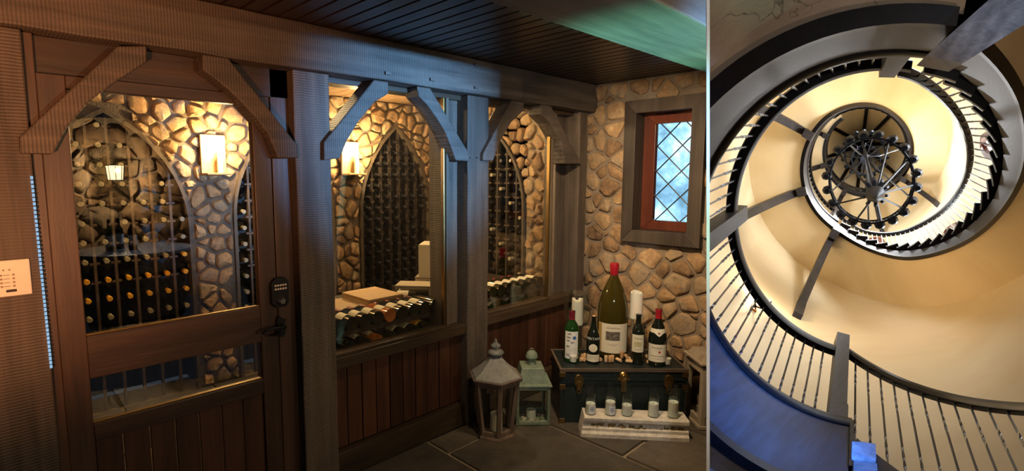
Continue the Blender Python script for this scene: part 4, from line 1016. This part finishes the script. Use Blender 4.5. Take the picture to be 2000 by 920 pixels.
# ------------------------------------------------------------------ what the door glass reflects
RZ = -2.55
lt = empty('wall_lantern', (1.2, RZ+.1, 1.46), 'glowing iron wall lantern mirrored in the door glass', 'lamp')
GLOW = emit('amber lantern glass', (1, .72, .32), 16)
M().lathe([(0, 0), (.07, 0), (.085, .15), (0, .16)], 8, (1.2, RZ+.1, 1.46)).obj('lamp_glass', GLOW, lt, world=True)
for k in range(8):
    a = 2*pi*k/8+.1; M().tube([(1.2+.075*cos(a), RZ+.1+.075*sin(a), 1.455), (1.2+.09*cos(a), RZ+.1+.09*sin(a), 1.62)], .005, 5).obj('cage_bar', IRON, lt, world=True)
for z_, r_ in ((1.45, .075), (1.62, .09)): M().tube([(1.2+r_*cos(t_*pi/8), RZ+.1+r_*sin(t_*pi/8), z_) for t_ in range(16)], .006, 5, True).obj('cage_ring', IRON, lt, world=True)

bt = empty('barrel_table', (1.15, -1.55, 0), 'round barrel table with a pale rim mirrored in the door glass', 'table')
BARR = wood('barrel oak', (.10, .08, .07), (.22, .19, .17), 'Z', 0, .4)
M().lathe([(0, 0), (.40, 0), (.47, .35), (.46, .60), (.43, .74), (0, .74)], 36, (1.15, -1.55, 0)).obj('barrel_body', BARR, bt, world=True, smooth=True)
M().lathe([(0, .742), (.52, .742), (.53, .755), (.52, .78), (0, .78)], 40, (1.15, -1.55, 0)).obj('barrel_top', BARR, bt, world=True, smooth=40)
for z_, r_ in ((.10, .423), (.55, .467)): M().lathe([(r_, z_), (r_+.006, z_), (r_+.006, z_+.04), (r_, z_+.04)], 36, (1.15, -1.55, 0)).obj('iron_hoop', IRON, bt, world=True, smooth=True)
for i, (x_, y_, g_) in enumerate(((.95, -1.5, GREENG), (1.05, -1.62, BLACKG), (1.13, -1.45, BLACKG))):
    e = empty('wine_bottle', (x_, y_, .781), ['green bottle on the mirrored barrel table, left one', 'dark bottle at the back of the mirrored barrel table', 'dark bottle with a pale label on the mirrored barrel table'][i], 'bottle')
    M().lathe(BORD, 18).obj('glass', g_, e, smooth=40); wrap(.0375, .05, .15, 0, pi, 10).obj('label', PAPER, e, smooth=60)
spot('barrel_blue_spot', (2.2, -1.9, 2.0), (1.2, -1.3, .75), 260, (.35, .6, 1.0), 45, .8, .03)  # spot added to give the mirrored barrel its blue rim

# ================================================================== THE STAIR TOWER
# its own frame: x, y across the shaft and h along it (metres = 3 h); the shaft is oval and widens towards one side
E1 = Vector((.17139326, -.9828402, .06818722)); E2 = Vector((-.08634921, .05395908, .99480261)); ED = Vector((.98141131, .17639038, .07561925))
TS = 3.0
TC = (.14679, -.54770); TR = .7885; TW_ = 1.43
def tv(x, y, h):
    w = 1+(.361998*x-.20961379*y)/h
    return EYE+E1*(TS*.44896*x/w)+E2*(TS*(-.06068785*x+.581148*y)/w)+ED*(TS*h)
def tp(r, deg, h):
    a = radians(deg); return tv(TC[0]+r*cos(a), TC[1]-r*sin(a), h)
def interp(tab, x):
    if x <= tab[0][0]: return tab[0][1]
    for (a, b), (c, d) in zip(tab, tab[1:]):
        if x <= c: return b+(d-b)*(x-a)/(c-a)
    return tab[-1][1]
def arange(a, b, st):
    n = max(1, int(round(abs(b-a)/st))); return [a+(b-a)*i/n for i in range(n+1)]
def band(name, mt, par, a0, a1, prof, step=3, smooth=30, label=None, fix=True):
    """prof(deg) -> list of (r, h): the section, swept round the shaft"""
    rings = [[tp(r, d, h) for r, h in prof(d)] for d in arange(a0, a1, step)]
    return M().loft(rings).obj(name, mt, par, smooth=smooth, world=True, clip=1, label=label)
def sheet(name, mt, par, a0, a1, prof, step=3, smooth=40):
    rings = [[tp(r, d, h) for r, h in prof(d)] for d in arange(a0, a1, step)]
    return M().loft(rings, closed_ring=False, cap=False).obj(name, mt, par, smooth=smooth, world=True, clip=1)
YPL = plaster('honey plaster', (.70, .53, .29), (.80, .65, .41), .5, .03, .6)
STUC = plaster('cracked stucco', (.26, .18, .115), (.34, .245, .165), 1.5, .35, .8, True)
ESP = wood('espresso stained oak', (.012, .009, .0085), (.030, .023, .022), 'X', 0, .45, bump=.12, vary=.1, spec=.10)
ESPD = wood('dark moulding oak', (.004, .0028, .0025), (.010, .006, .005), 'X', 0, .4, bump=.05, vary=.1, spec=.12)
ESPB = wood('bracket oak', (.016, .013, .013), (.042, .034, .033), 'X', 0, .45, bump=.2, vary=.1, spec=.15)
BIRON = mat('wrought iron baluster', (.035, .036, .042), .35, .5)

tw = empty('wall_tower', tp(TW_, 60, 1.2), kind='structure')
sheet('plaster_face', YPL, tw, -82, 103, lambda d: [(TW_, h) for h in (.62, .8, 1, 1.5, 2.2, 3, 4, 5, 6, 7, 8, 8.8)])
sheet('plaster_face', YPL, tw, 103, 278, lambda d: [(TW_, h) for h in (1.0, 1.5, 2.2, 3, 4, 5, 6, 7, 8, 8.8)])
# ceiling of the ground floor, with the round opening
tc_ = empty('ceiling_tower', tp(1.2, 240, 1.0), kind='structure')
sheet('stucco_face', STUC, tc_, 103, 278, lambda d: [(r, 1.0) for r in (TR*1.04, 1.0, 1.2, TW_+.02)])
HS = [(-82, 1.07), (-75, 1.158), (-65, 1.297), (-52, 1.476), (-41, 1.652), (-26, 1.87), (-19, 1.99), (0, 2.315), (20.5, 2.658), (43, 3.05), (66, 3.40), (89, 3.84), (107, 4.12), (119, 4.24), (128, 4.285), (234, 4.33), (251, 4.60), (278, 5.05), (301, 5.58), (322, 5.86), (345, 6.20), (371, 6.60), (396, 7.00), (410, 7.13), (600, 7.15)]
HT = [(-82, 1.42), (-70, 1.564), (-38, 1.99), (-6, 2.426), (20, 2.86), (61, 3.53), (86, 3.94), (118, 4.56)]
HR = [(-85, 1.90), (-65, 2.29), (-29, 2.77), (-15, 2.99), (10, 3.44), (41, 3.98), (79, 4.42), (98, 4.62), (112, 4.9), (122, 5.05)]
hs = lambda d: sum(interp(HS, d+k) for k in (-6, -3, 0, 3, 6))/5 if d > -74 else interp(HS, d)
ht = lambda d: interp(HT, d)
hr = lambda d: sum(interp(HR, d+k) for k in (-8, -4, 0, 4, 8))/5
# ---- soffits
so = empty('ceiling_soffit', tp(1.2, 60, 3.4), kind='structure')
sheet('flight_soffit', YPL, so, -76, 122, lambda d: [(r, hs(d)+.01) for r in (TR*1.04, 1.0, 1.2, TW_+.01)])
sheet('landing_soffit', YPL, so, 122, 236, lambda d: [(r, hs(d)+.01) for r in (TR*1.04, 1.0, 1.2, TW_+.01)])
sheet('flight_soffit', YPL, so, 236, 410, lambda d: [(r, hs(d)+.01) for r in (TR*1.04, 1.0, 1.2, TW_+.01)])
sheet('landing_soffit', YPL, so, 410, 598, lambda d: [(r, hs(d)+.01) for r in (TR*1.04, 1.0, 1.2, TW_+.01)])
# ---- first landing
la = empty('stair_landing', tp(TR, 200, 1.0), 'lowest round landing edge with wide polished fascia and black trim', 'landing')
band('fascia', ESP, la, 103.5, 190, lambda d: [(TR, 1.0), (TR, 1.315), (TR+.03, 1.315), (TR+.03, 1.0)])
band('fascia', ESP, la, 190, 277, lambda d: [(TR, 1.0), (TR, 1.315), (TR+.03, 1.315), (TR+.03, 1.0)])
band('lower_trim', ESPD, la, 103.5, 190, lambda d: [(TR-.001, .985), (TR-.001, 1.012), (TR*1.05, 1.012), (TR*1.053, .985)])
band('lower_trim', ESPD, la, 190, 277, lambda d: [(TR-.001, .985), (TR-.001, 1.012), (TR*1.05, 1.012), (TR*1.053, .985)])
band('cap_moulding', ESPD, la, 102.8, 190, lambda d: [(TR-.014, 1.318), (TR-.018, 1.335), (TR-.006, 1.355), (TR+.10, 1.356), (TR+.10, 1.315), (TR-.006, 1.310)])
band('cap_moulding', ESPD, la, 190, 279, lambda d: [(TR-.014, 1.318), (TR-.018, 1.335), (TR-.006, 1.355), (TR+.10, 1.356), (TR+.10, 1.315), (TR-.006, 1.310)])
band('landing_floor', ESPD, la, 103.5, 190, lambda d: [(TR+.09, 1.31), (TR+.09, 1.345), (TW_-.005, 1.345), (TW_-.005, 1.31)], 6)
band('landing_floor', ESPD, la, 190, 277, lambda d: [(TR+.09, 1.31), (TR+.09, 1.345), (TW_-.005, 1.345), (TW_-.005, 1.31)], 6)
band('end_trim', ESPD, la, 102.2, 103.6, lambda d: [(TR-.016, 1.10), (TR-.016, 1.335), (TR+.05, 1.335), (TR+.05, 1.10)], 1)
def baluster(par, deg, h0, h1, r=TR+.045, s=.0041, seg=True):
    rings = []; ts = [0, .10]+[.10+.2*i/9 for i in range(1, 10)]+[.62]+[.62+.22*i/10 for i in range(1, 11)]+[1] if seg else [0, 1]
    for t in ts:
        a = 0
        if seg: a = (min(max((t-.10)/.2, 0), 1)*1.25+min(max((t-.62)/.22, 0), 1)*1.5)*pi*1.0
        k = s*(1.22 if seg and (.10 < t < .3 or .62 < t < .84) else 1)
        rr = radians(deg); ur, ut = (cos(rr), -sin(rr)), (-sin(rr), -cos(rr)); cx_, cy_ = TC[0]+r*ur[0], TC[1]+r*ur[1]; h = h0+(h1-h0)*t; q = []
        for j in range(4):
            b = a+pi/4+j*pi/2; p, q_ = k*1.41*cos(b), k*1.41*sin(b); q.append(tv(cx_+p*ur[0]+q_*ut[0], cy_+p*ur[1]+q_*ut[1], h))
        rings.append(q)
    return M().loft(rings).obj('baluster', BIRON, par, world=True, clip=1)
def newel(par, deg, h0, h1, r=TR+.045, w_=.042, name='newel_post'):
    rr = radians(deg); ur, ut = (cos(rr), -sin(rr)), (-sin(rr), -cos(rr)); cx_, cy_ = TC[0]+r*ur[0], TC[1]+r*ur[1]; m = M()
    def sq_(k, h): return [tv(cx_+a*k*ur[0]+b*k*ut[0], cy_+a*k*ur[1]+b*k*ut[1], h) for a, b in ((-1, -1), (1, -1), (1, 1), (-1, 1))]
    n = 6; m.loft([sq_(w_*1.12, h0), sq_(w_*1.12, h0+.09), sq_(w_, h0+.11)]+[sq_(w_, h0+.11+(h1-h0-.11)*i/n) for i in range(1, n+1)])
    return m.obj(name, ESPB, par, world=True, clip=1)
def rail(par, a0, a1, f, hh_=.055, r0=TR+.015, r1=TR+.075):
    return band('handrail', ESPD, par, a0, a1, lambda d: [(r0+.01, f(d)), (r0, f(d)+.02), (r0+.004, f(d)+hh_*.8), (r0+.02, f(d)+hh_), (r1-.02, f(d)+hh_), (r1-.004, f(d)+hh_*.8), (r1, f(d)+.02), (r1-.01, f(d))], 2.5, 25)
ra = empty('stair_railing', tp(TR, 150, 1.35), 'lowest curved landing railing of twisted iron balusters with three newels', 'railing')
rail(ra, 104, 278, lambda d: 1.885)
for k in range(40):
    d = 110.7+4.4*k
    if d > 277: break
    if min(abs(d-107.5), abs(d-184), abs(d-270.5)) < 4: continue
    baluster(ra, d, 1.345, 1.888)
for d in (107.5, 184, 270.5): newel(ra, d, 1.345 if d > 150 else 1.345, 2.06)
# ---- first flight, coming up from the ground to the first newel
fl1 = empty('stair_railing', tp(TR, 60, .9), 'railing of the lowest flight with twisted balusters, sweeping down to the right', 'railing')
h1f = lambda d: 1.86-(101.5-d)*.01195
rail(fl1, 38, 104, h1f)
for k in range(17): 
    d = 101.0-4.9*k
    if d > 40: baluster(fl1, d, h1f(d)-.60, h1f(d)+.004)
ft = empty('stair_flight', tp(TR, 60, .6), 'lowest stair flight below the frame edge, carrying the right-hand railing', 'stairs')
band('stringer', ESP, ft, 44, 101, lambda d: [(TR, h1f(d)-.74), (TR, h1f(d)-.60), (TR+.03, h1f(d)-.60), (TR+.03, h1f(d)-.74)], 4)
for k in range(6):
    d = 93-8*k; band('tread', ESPD, ft, d-8.6, d, lambda q, d=d: [(TR+.02, h1f(d-4)-.69), (TR+.02, h1f(d-4)-.66), (TW_-.02, h1f(d-4)-.66), (TW_-.02, h1f(d-4)-.69)], 4)
# ---- second flight: stringer, treads, railing
f2 = empty('stair_flight', tp(TR, 0, 2.3), 'long curving stair flight with dark overhanging treads and blue-grey stringer', 'stairs')
band('stringer', ESP, f2, -80, 121, lambda d: [(TR, hs(d)), (TR, max(ht(d)-.03, hs(d)+.05)), (TR+.03, max(ht(d)-.03, hs(d)+.05)), (TR+.03, hs(d))])
band('lower_trim', ESPD, f2, -80, 121, lambda d: [(TR-.001, hs(d)-.015), (TR-.001, hs(d)+.012), (TR*1.05, hs(d)+.012), (TR*1.053, hs(d)-.015)])
NT = 24; DT = 8.25
for k in range(NT):
    d0 = -80+DT*k; h_ = ht(d0+DT*.9)
    band('tread', ESPD, f2, d0-1.6, d0+DT+.3, lambda q, h_=h_: [(TR-.034, h_-.024), (TR-.040, h_-.010), (TR-.034, h_+.004), (TW_-.02, h_+.004), (TW_-.02, h_-.024)], 3.4)
    band('riser', ESP, f2, d0+DT-.3, d0+DT+.3, lambda q, h_=h_, d0=d0: [(TR-.0, h_), (TR-.0, ht(d0+DT*1.9)-.02), (TW_-.02, ht(d0+DT*1.9)-.02), (TW_-.02, h_)], 1)
r2 = empty('stair_railing', tp(TR, 0, 2.5), 'curving handrail and thin balusters of the long stair flight', 'railing')
band('handrail', ESPD, r2, -86, 122, lambda d: [(TR+.0, hr(d)), (TR-.004, hr(d)+.03), (TR+.008, hr(d)+.06), (TR+.05, hr(d)+.06), (TR+.058, hr(d)+.03), (TR+.05, hr(d))], 2.5, 25)
for k in range(NT*2):
    d = -80+DT*(k+.5)/2; h_ = ht(-80+DT*(int(k/2)+.9))
    if hr(d)-h_ > .05: baluster(r2, d, h_, hr(d)+.01, TR+.028, .0040, k < 16)
# ---- second landing
lb = empty('stair_landing', tp(TR, 180, 4.3), 'second round landing edge, brown ring left of the chandelier', 'landing')
band('fascia', ESP, lb, 121, 236, lambda d: [(TR, hs(d)), (TR, hs(d)+.30), (TR+.03, hs(d)+.30), (TR+.03, hs(d))])
band('lower_trim', ESPD, lb, 121, 236, lambda d: [(TR-.001, hs(d)-.015), (TR-.001, hs(d)+.012), (TR*1.05, hs(d)+.012), (TR*1.053, hs(d)-.015)])
band('cap_moulding', ESPD, lb, 121, 237, lambda d: [(TR-.014, 4.62), (TR-.018, 4.64), (TR-.006, 4.66), (TR+.09, 4.66), (TR+.09, 4.615), (TR-.006, 4.61)])
band('landing_floor', ESPD, lb, 121, 236, lambda d: [(TR+.08, 4.61), (TR+.08, 4.64), (TW_-.01, 4.64), (TW_-.01, 4.61)], 6)
rb = empty('stair_railing', tp(TR, 180, 4.66), 'small railing of the second landing left of the chandelier', 'railing')
rail(rb, 122, 238, lambda d: 5.20, .06)
for k in range(26): baluster(rb, 124+4.4*k, 4.65, 5.2, TR+.045, .0042, False)
for d in (124, 236): newel(rb, d, 4.65, 5.4)
# ---- third flight and upper landing
f3 = empty('stair_flight', tp(TR, 300, 5.5), 'upper stair flight, brown curved ring above the chandelier', 'stairs')
band('stringer', ESP, f3, 236, 424, lambda d: [(TR, hs(d)), (TR, hs(d)+.33), (TR+.03, hs(d)+.33), (TR+.03, hs(d))])
band('lower_trim', ESPD, f3, 236, 424, lambda d: [(TR-.001, hs(d)-.015), (TR-.001, hs(d)+.012), (TR*1.05, hs(d)+.012), (TR*1.053, hs(d)-.015)])
for k in range(21):
    d0 = 236+8.3*k; h_ = hs(d0+5)+.36
    band('tread', ESPD, f3, d0-.5, d0+8.5, lambda q, h_=h_: [(TR-.02, h_-.02), (TR-.02, h_), (TW_-.02, h_), (TW_-.02, h_-.02)], 3)
r3_ = empty('stair_railing', tp(TR, 300, 6), 'upper handrail ring with tiny balusters above the chandelier', 'railing')
rail(r3_, 240, 424, lambda d: hs(d)+.9, .06)
for k in range(42): 
    d = 240+4.4*k
    if d < 424: baluster(r3_, d, hs(d)+.36, hs(d)+.9, TR+.045, .0042, False)
lc = empty('stair_landing', tp(TR, 150, 7.15), 'topmost landing edge, the smallest brown ring behind the chandelier', 'landing')
band('fascia', ESP, lc, 424, 597, lambda d: [(TR, 7.15), (TR, 7.48), (TR+.03, 7.48), (TR+.03, 7.15)])
band('lower_trim', ESPD, lc, 424, 597, lambda d: [(TR-.001, 7.13), (TR-.001, 7.165), (TR*1.05, 7.165), (TR*1.053, 7.13)])
band('landing_floor', ESPD, lc, 424, 597, lambda d: [(TR-.01, 7.48), (TR-.01, 7.51), (TW_-.01, 7.51), (TW_-.01, 7.48)], 6)
rc = empty('stair_railing', tp(TR, 150, 7.5), 'topmost landing railing, a thin notched ring under the rafters', 'railing')
rail(rc, 424, 597, lambda d: 8.05, .06)
for k in range(39): baluster(rc, 426+4.4*k, 7.5, 8.05, TR+.045, .0042, False)
# ---- roof
rf = empty('ceiling_roof', tp(0, 0, 12), kind='structure')
sheet('roof_plaster', YPL, rf, 0, 360, lambda d: [(TW_, 8.7), (TW_*.66, 9.7), (TW_*.33, 10.7), (.01, 11.8)], 6)
for i, d in enumerate((-85, -50, -5, 38, 98, 125, 165, 212)):
    ra_ = radians(d); ur, ut = (cos(ra_), -sin(ra_)), (-sin(ra_), -cos(ra_))
    def pt(r, b, h): return tv(TC[0]+r*ur[0]+b*ut[0], TC[1]+r*ur[1]+b*ut[1], h)
    q = [pt(TW_*.98, -.045, 8.62), pt(TW_*.98, .045, 8.62), pt(TW_*.98, .045, 8.8), pt(TW_*.98, -.045, 8.8), pt(.05, -.045, 11.4), pt(.05, .045, 11.4), pt(.05, .045, 11.6), pt(.05, -.045, 11.6)]
    o = M().hexa(q).obj('roof_rafter', ESPD, None, world=True); tag(o, 'dark rafter radiating from the tower peak behind the chandelier, '+['pointing straight up', 'pointing up and right', 'pointing right', 'pointing down and right', 'pointing down', 'pointing down and left', 'pointing left', 'pointing up and left'][i], 'rafter', 'rafters of the tower roof')
# ---- curved brackets under the landings
def bracket(deg, hw, hring, label, w_=.042, mid=.55):
    rr = radians(deg); ur, ut = (cos(rr), -sin(rr)), (-sin(rr), -cos(rr))
    def pt(r, b, h): return tv(TC[0]+r*ur[0]+b*ut[0], TC[1]+r*ur[1]+b*ut[1], h)
    rings = []; n = 12
    for i in range(n+1):
        t = i/n; r = TW_-.01+(TR+.0-TW_)*t
        low = hw+(hring-hw)*(1-(1-t)**1.55)-.02
        up = min(hring+.0, low+.16+.10*(1-t))
        if i == n-1: low -= .035
        if i == n: low -= .0
        rings.append([pt(r, -w_, low), pt(r, w_, low), pt(r, w_, up), pt(r, -w_, up)])
    e = empty('landing_bracket', pt(TW_, 0, hw), label, 'bracket')
    M().loft(rings).obj('curved_arm', ESPB, e, world=True, clip=1)
    M().hexa([pt(TR-.012, -w_*1.15, hring-.12), pt(TR-.012, w_*1.15, hring-.12), pt(TR+.10, w_*1.15, hring-.14), pt(TR+.10, -w_*1.15, hring-.14), pt(TR-.012, -w_*1.15, hring+.0), pt(TR-.012, w_*1.15, hring+.0), pt(TR+.10, w_*1.15, hring), pt(TR+.10, -w_*1.15, hring)]).obj('end_block', ESPB, e, world=True, clip=1)
    M().hexa([pt(TW_-.05, -w_*1.1, hw-.10), pt(TW_-.05, w_*1.1, hw-.10), pt(TW_-.003, w_*1.1, hw-.12), pt(TW_-.003, -w_*1.1, hw-.12), pt(TW_-.05, -w_*1.1, hw+.16), pt(TW_-.05, w_*1.1, hw+.16), pt(TW_-.003, w_*1.1, hw+.16), pt(TW_-.003, -w_*1.1, hw+.16)]).obj('wall_block', ESPB, e, world=True, clip=1)
bracket(121, 3.19, 4.28, 'dark curved bracket reaching down the yellow wall above the sconce')
bracket(165.5, 3.30, 4.32, 'blue-lit curved bracket running left towards the landing newel')
bracket(212, 3.6, 4.32, 'curved bracket under the second landing at upper left of it')
bracket(31, 6.02, 6.86, 'dark bracket at the lower right of the chandelier ring', .042)
bracket(77, 6.3, 7.12, 'dark bracket straight below the chandelier hub', .042)
bracket(120, 6.3, 7.12, 'dark bracket below left of the chandelier', .042)
bracket(166, 6.3, 7.12, 'short bracket left of the chandelier, pointing left', .042)
bracket(205, 6.5, 7.12, 'short bracket upper left of the chandelier', .042)
# ---- timber across the opening, stone pier
bm_ = [(.155, .215), (.262, .135), (.54, .32), (.37, .50)]
o = M().loft([[tv(x, y, .97) for x, y in ((.168, .165), (.262, .150), (.80, .48), (.70, .62))], [tv(x, y, 1.12) for x, y in ((.168, .165), (.262, .150), (.80, .48), (.70, .62))]]).obj('timber_beam', SAWX, None, world=True); tag(o, 'blue-lit sawn beam crossing the top right corner into the stair ring', 'beam')
o = M().loft([[tv(x, y, .93) for x, y in ((.262, .13), (.262, .155), (.52, .30), (.53, .27))], [tv(x, y, .96) for x, y in ((.262, .13), (.262, .155), (.52, .30), (.53, .27))]])
pr = empty('stone_pier', tp(TR+.03, 98, .9), 'rough grey stone block standing at the bottom below the newel post', 'stone')
GST = stone('grey limestone', [(.2, (.20, .17, .15)), (.5, (.34, .30, .28)), (.8, (.46, .42, .40))], 4, .6, .85)
for h0, h1, a0, a1 in ((1.125, 1.21, 95.3, 103.2), (1.02, 1.115, 95.0, 102.4), (.9, 1.01, 95.6, 103.0)):
    m = M(); rings = []
    for h in (h0, h0+(h1-h0)*.15, h0+(h1-h0)*.5, h1-(h1-h0)*.1, h1):
        j = lambda: rnd.uniform(-.006, .006); k = .006 if h in (h0, h1) else 0
        rings.append([tp(TR-.03+k+j(), a0+k*40+j()*20, h), tp(TR-.03+k+j(), (a0+a1)/2, h), tp(TR-.03+k+j(), a1-k*40+j()*20, h), tp(TR+.12, a1, h), tp(TR+.12, a0, h)])
    m.loft(rings).obj('stone', GST, pr, world=True, bevel=.004)
# ---- windows of the tower and their daylight
DAY = emit('tower daylight', (.80, .90, 1), 5.5)
def tower_window(n, deg, h0, h1, wdeg, power, arch=True, mt=None):
    e = empty('window_%d' % n, tp(TW_, deg, h0), kind='structure')
    r = TW_-.012; N_ = 10
    pts = [(deg-wdeg, h0), (deg+wdeg, h0)]+[(deg+wdeg*cos(pi*i/N_), h1-.28*(h1-h0)+(.28*(h1-h0) if arch else 0)*sin(pi*i/N_)) for i in range(N_+1)]
    m = M(); m.add([tp(r, d, h) for d, h in pts], [tuple(range(len(pts)))]); m.obj('pane', DAY, e, world=True, clip=1, fix=False)
    f = [tp(r-.012, d, h) for d, h in pts]; 
    mm = M(); mm.tube(f, .07, 6, True); mm.obj('window_frame', mt or REDW, e, world=True, clip=1)
    for t in (.0,): M().tube([tp(r-.01, deg, h0), tp(r-.01, deg, h1)], .03, 5).obj('mullion', mt or REDW, e, world=True, clip=1)
    if power:
        hm = (h0+h1)/2; a = area('window_daylight', tp(TW_-.06, deg, hm), tp(0, 0, hm), 1.2, power, (.82, .91, 1), 170); a.data.shape = 'ELLIPSE'; a.data.size_y = 1.6
tower_window(4, 37, 3.95, 4.75, 6.5, 210)
tower_window(5, 84, 5.55, 6.1, 5, 170)
tower_window(6, -14, 3.55, 4.35, 5.0, 210)
tower_window(7, 200, 5.2, 6.6, 7, 330)  # from here on, windows added round the shaft to light it
tower_window(8, 300, 7.5, 8.4, 7, 260)
tower_window(9, -60, 2.2, 3.0, 7, 120)
# wall sconces
def tsconce(deg, h, label):
    e = empty('wall_sconce', tp(TW_, deg, h), label, 'sconce'); COP = BRASS
    rr = radians(deg); ur, ut = (cos(rr), -sin(rr)), (-sin(rr), -cos(rr))
    def pt(r, b, hh2): return tv(TC[0]+r*ur[0]+b*ut[0], TC[1]+r*ur[1]+b*ut[1], hh2)
    M().hexa([pt(TW_-.02, -.03, h-.05), pt(TW_-.02, .03, h-.05), pt(TW_-.001, .03, h-.05), pt(TW_-.001, -.03, h-.05), pt(TW_-.02, -.03, h+.05), pt(TW_-.02, .03, h+.05), pt(TW_-.001, .03, h+.05), pt(TW_-.001, -.03, h+.05)]).obj('back_plate', mat('copper plate', (.5, .2, .08), .35, .9), e, world=True)
    for s_ in (-1, 1):
        M().tube([pt(TW_-.02, 0, h), pt(TW_-.06, .03*s_, h-.04), pt(TW_-.09, .065*s_, h-.02), pt(TW_-.09, .07*s_, h+.03)], .014, 6).obj('arm', IRON, e, world=True, smooth=True)
        M().tube([pt(TW_-.09, .07*s_, h+.03), pt(TW_-.09, .07*s_, h+.09)], .028, 10).obj('candle_sleeve', IRON, e, world=True, smooth=True)
        M().tube([pt(TW_-.09, .07*s_, h+.09), pt(TW_-.09, .07*s_, h+.13)], [.022, .008], 8).obj('bulb', emit('sconce bulb', (1, .8, .5), 12), e, world=True, smooth=True)
    l = point('sconce_lamp', pt(TW_-.14, 0, h+.16), 26, (1, .72, .42), .04)
tsconce(137, 2.82, 'small copper wall sconce seen between the lower balusters')
tsconce(12, 3.85, 'tiny wall sconce seen between the balusters of the long flight')
# ---- chandelier
CI = mat('chandelier iron', (.008, .009, .014), .5, 0, **{'Specular IOR Level': .05})
BULB = emit('chandelier bulb', (1, .88, .65), 4)
ch = empty('chandelier', tv(TC[0], TC[1], 2.88), 'large two-tier black iron chandelier hanging down the stair tower', 'chandelier')
def cp(r, deg, h): return tp(r, deg, h)
def disc(name, r, deg, h, s, h2, mt=CI, par=ch, n=8, top=None):
    return M().tube([cp(r, deg, h), cp(r, deg, (h+h2)/2), cp(r, deg, h2)], [s*.55, s, s*(top if top is not None else .8)], n).obj(name, mt, par, world=True, smooth=True)
M().tube([cp(0, 0, h) for h in (2.80, 2.83, 2.88, 2.95, 3.02, 3.06, 3.10)], [.005, .035, .05, .105, .105, .06, .04], 14).obj('hub', CI, ch, world=True, smooth=True)
M().tube([cp(0, 0, h) for h in (3.10, 3.2, 3.3, 3.42, 3.5)], [.04, .035, .09, .10, .04], 12).obj('upper_hub', CI, ch, world=True, smooth=True)
M().tube([cp(0, 0, h) for h in (3.4, 5, 6.5, 8.5, 11.3)], [.05, .04, .035, .03, .02], 8).obj('stem', CI, ch, world=True, smooth=True)
def tier(h, r, nc, seg=64):
    for dr, dh in ((0, 0), (0, .10)):
        M().tube([cp(r+dr, 360*i/seg, h+dh) for i in range(seg)], .017, 6, True).obj('tier_ring', CI, ch, world=True, smooth=True)
    m = M()
    for i in range(seg): m.tube([cp(r, 360*i/seg, h), cp(r, 360*(i+.5)/seg, h+.05), cp(r, 360*i/seg, h+.10)], .006, 4)
    o = m.obj('ring_scrollwork', CI, ch, world=True); o['kind'] = 'stuff'
    for k in range(nc):
        d = 360*k/nc+7
        c = disc('candle_cup', r+.035, d, h-.02, .07, h+.05, top=1.1)
        M().tube([cp(r+.035, d, h+.05), cp(r+.035, d, h+.16)], .03, 8).obj('candle_sleeve', WAX, c, world=True).location -= Vector((0, 0, 0))
        M().tube([cp(r+.035, d, h+.16), cp(r+.035, d, h+.24)], [.03, .008], 8).obj('bulb', BULB, c, world=True, smooth=True)
tier(3.62, .43, 20)
for k in range(10):
    d = 36*k+4
    M().tube([cp(.03, d, 2.98), cp(.43, d, 3.64)], .014, 5).obj('spoke', CI, ch, world=True)
    if k % 2 == 0: M().tube([cp(.43, d+18, 3.66), cp(.22, d+18, 4.8), cp(.03, d+18, 6.4)], .014, 5).obj('hanging_rod', CI, ch, world=True)
    M().tube([cp(.05, d+10, 3.0), cp(.10, d+10, 3.02), cp(.12, d+10, 3.06)], .022, 5).obj('leaf_finial', CI, ch, world=True)
tier(7.2, .40, 18, 48); 
for k in range(9):
    d = 40*k+15
    M().tube([cp(.02, d, 6.5), cp(.40, d, 7.2)], .016, 5).obj('spoke', CI, ch, world=True)
    M().tube([cp(.40, d, 7.3), cp(.2, d, 8.2), cp(.02, d, 8.6)], .014, 5).obj('hanging_rod', CI, ch, world=True)
    M().tube([cp(.10, d, 6.6), cp(.20, d+8, 6.4), cp(.24, d+16, 6.7), cp(.16, d+10, 6.9)], .014, 5).obj('scroll', CI, ch, world=True)
M().tube([cp(.24, 15*i, 6.1) for i in range(24)], .014, 5, True).obj('small_ring', CI, ch, world=True)
M().tube([cp(0, 0, h) for h in (5.9, 6.0, 6.15, 6.3, 6.4)], [.03, .12, .14, .12, .04], 12).obj('middle_hub', CI, ch, world=True, smooth=True)

# ---- the partition between the two rooms: white front edge
pt_ = empty('wall_partition', EYE+PDIR*2.05, kind='structure')
WP = plaster('white painted edge', (.80, .80, .80), (.84, .84, .84), 3, .0, .6, )
DP = plaster('dark painted panel', (.05, .04, .035), (.07, .055, .045), 2, .05, .8)
def slab(s0, s1, thick, name, mt):
    def q(s, t, n): return EYE+PDIR*s+UPV*t*s+CLIPN*n
    M().hexa([q(s0, -.62, -thick), q(s1, -.62, -thick), q(s1, -.62, thick), q(s0, -.62, thick), q(s0, .62, -thick), q(s1, .62, -thick), q(s1, .62, thick), q(s0, .62, thick)]).obj(name, mt, pt_, world=True)
slab(2.05, 2.08, .0058, 'front_edge', WP); slab(2.08, 14, .0058, 'panel', DP)  # opaque panel added behind the edge to keep the rooms' light apart
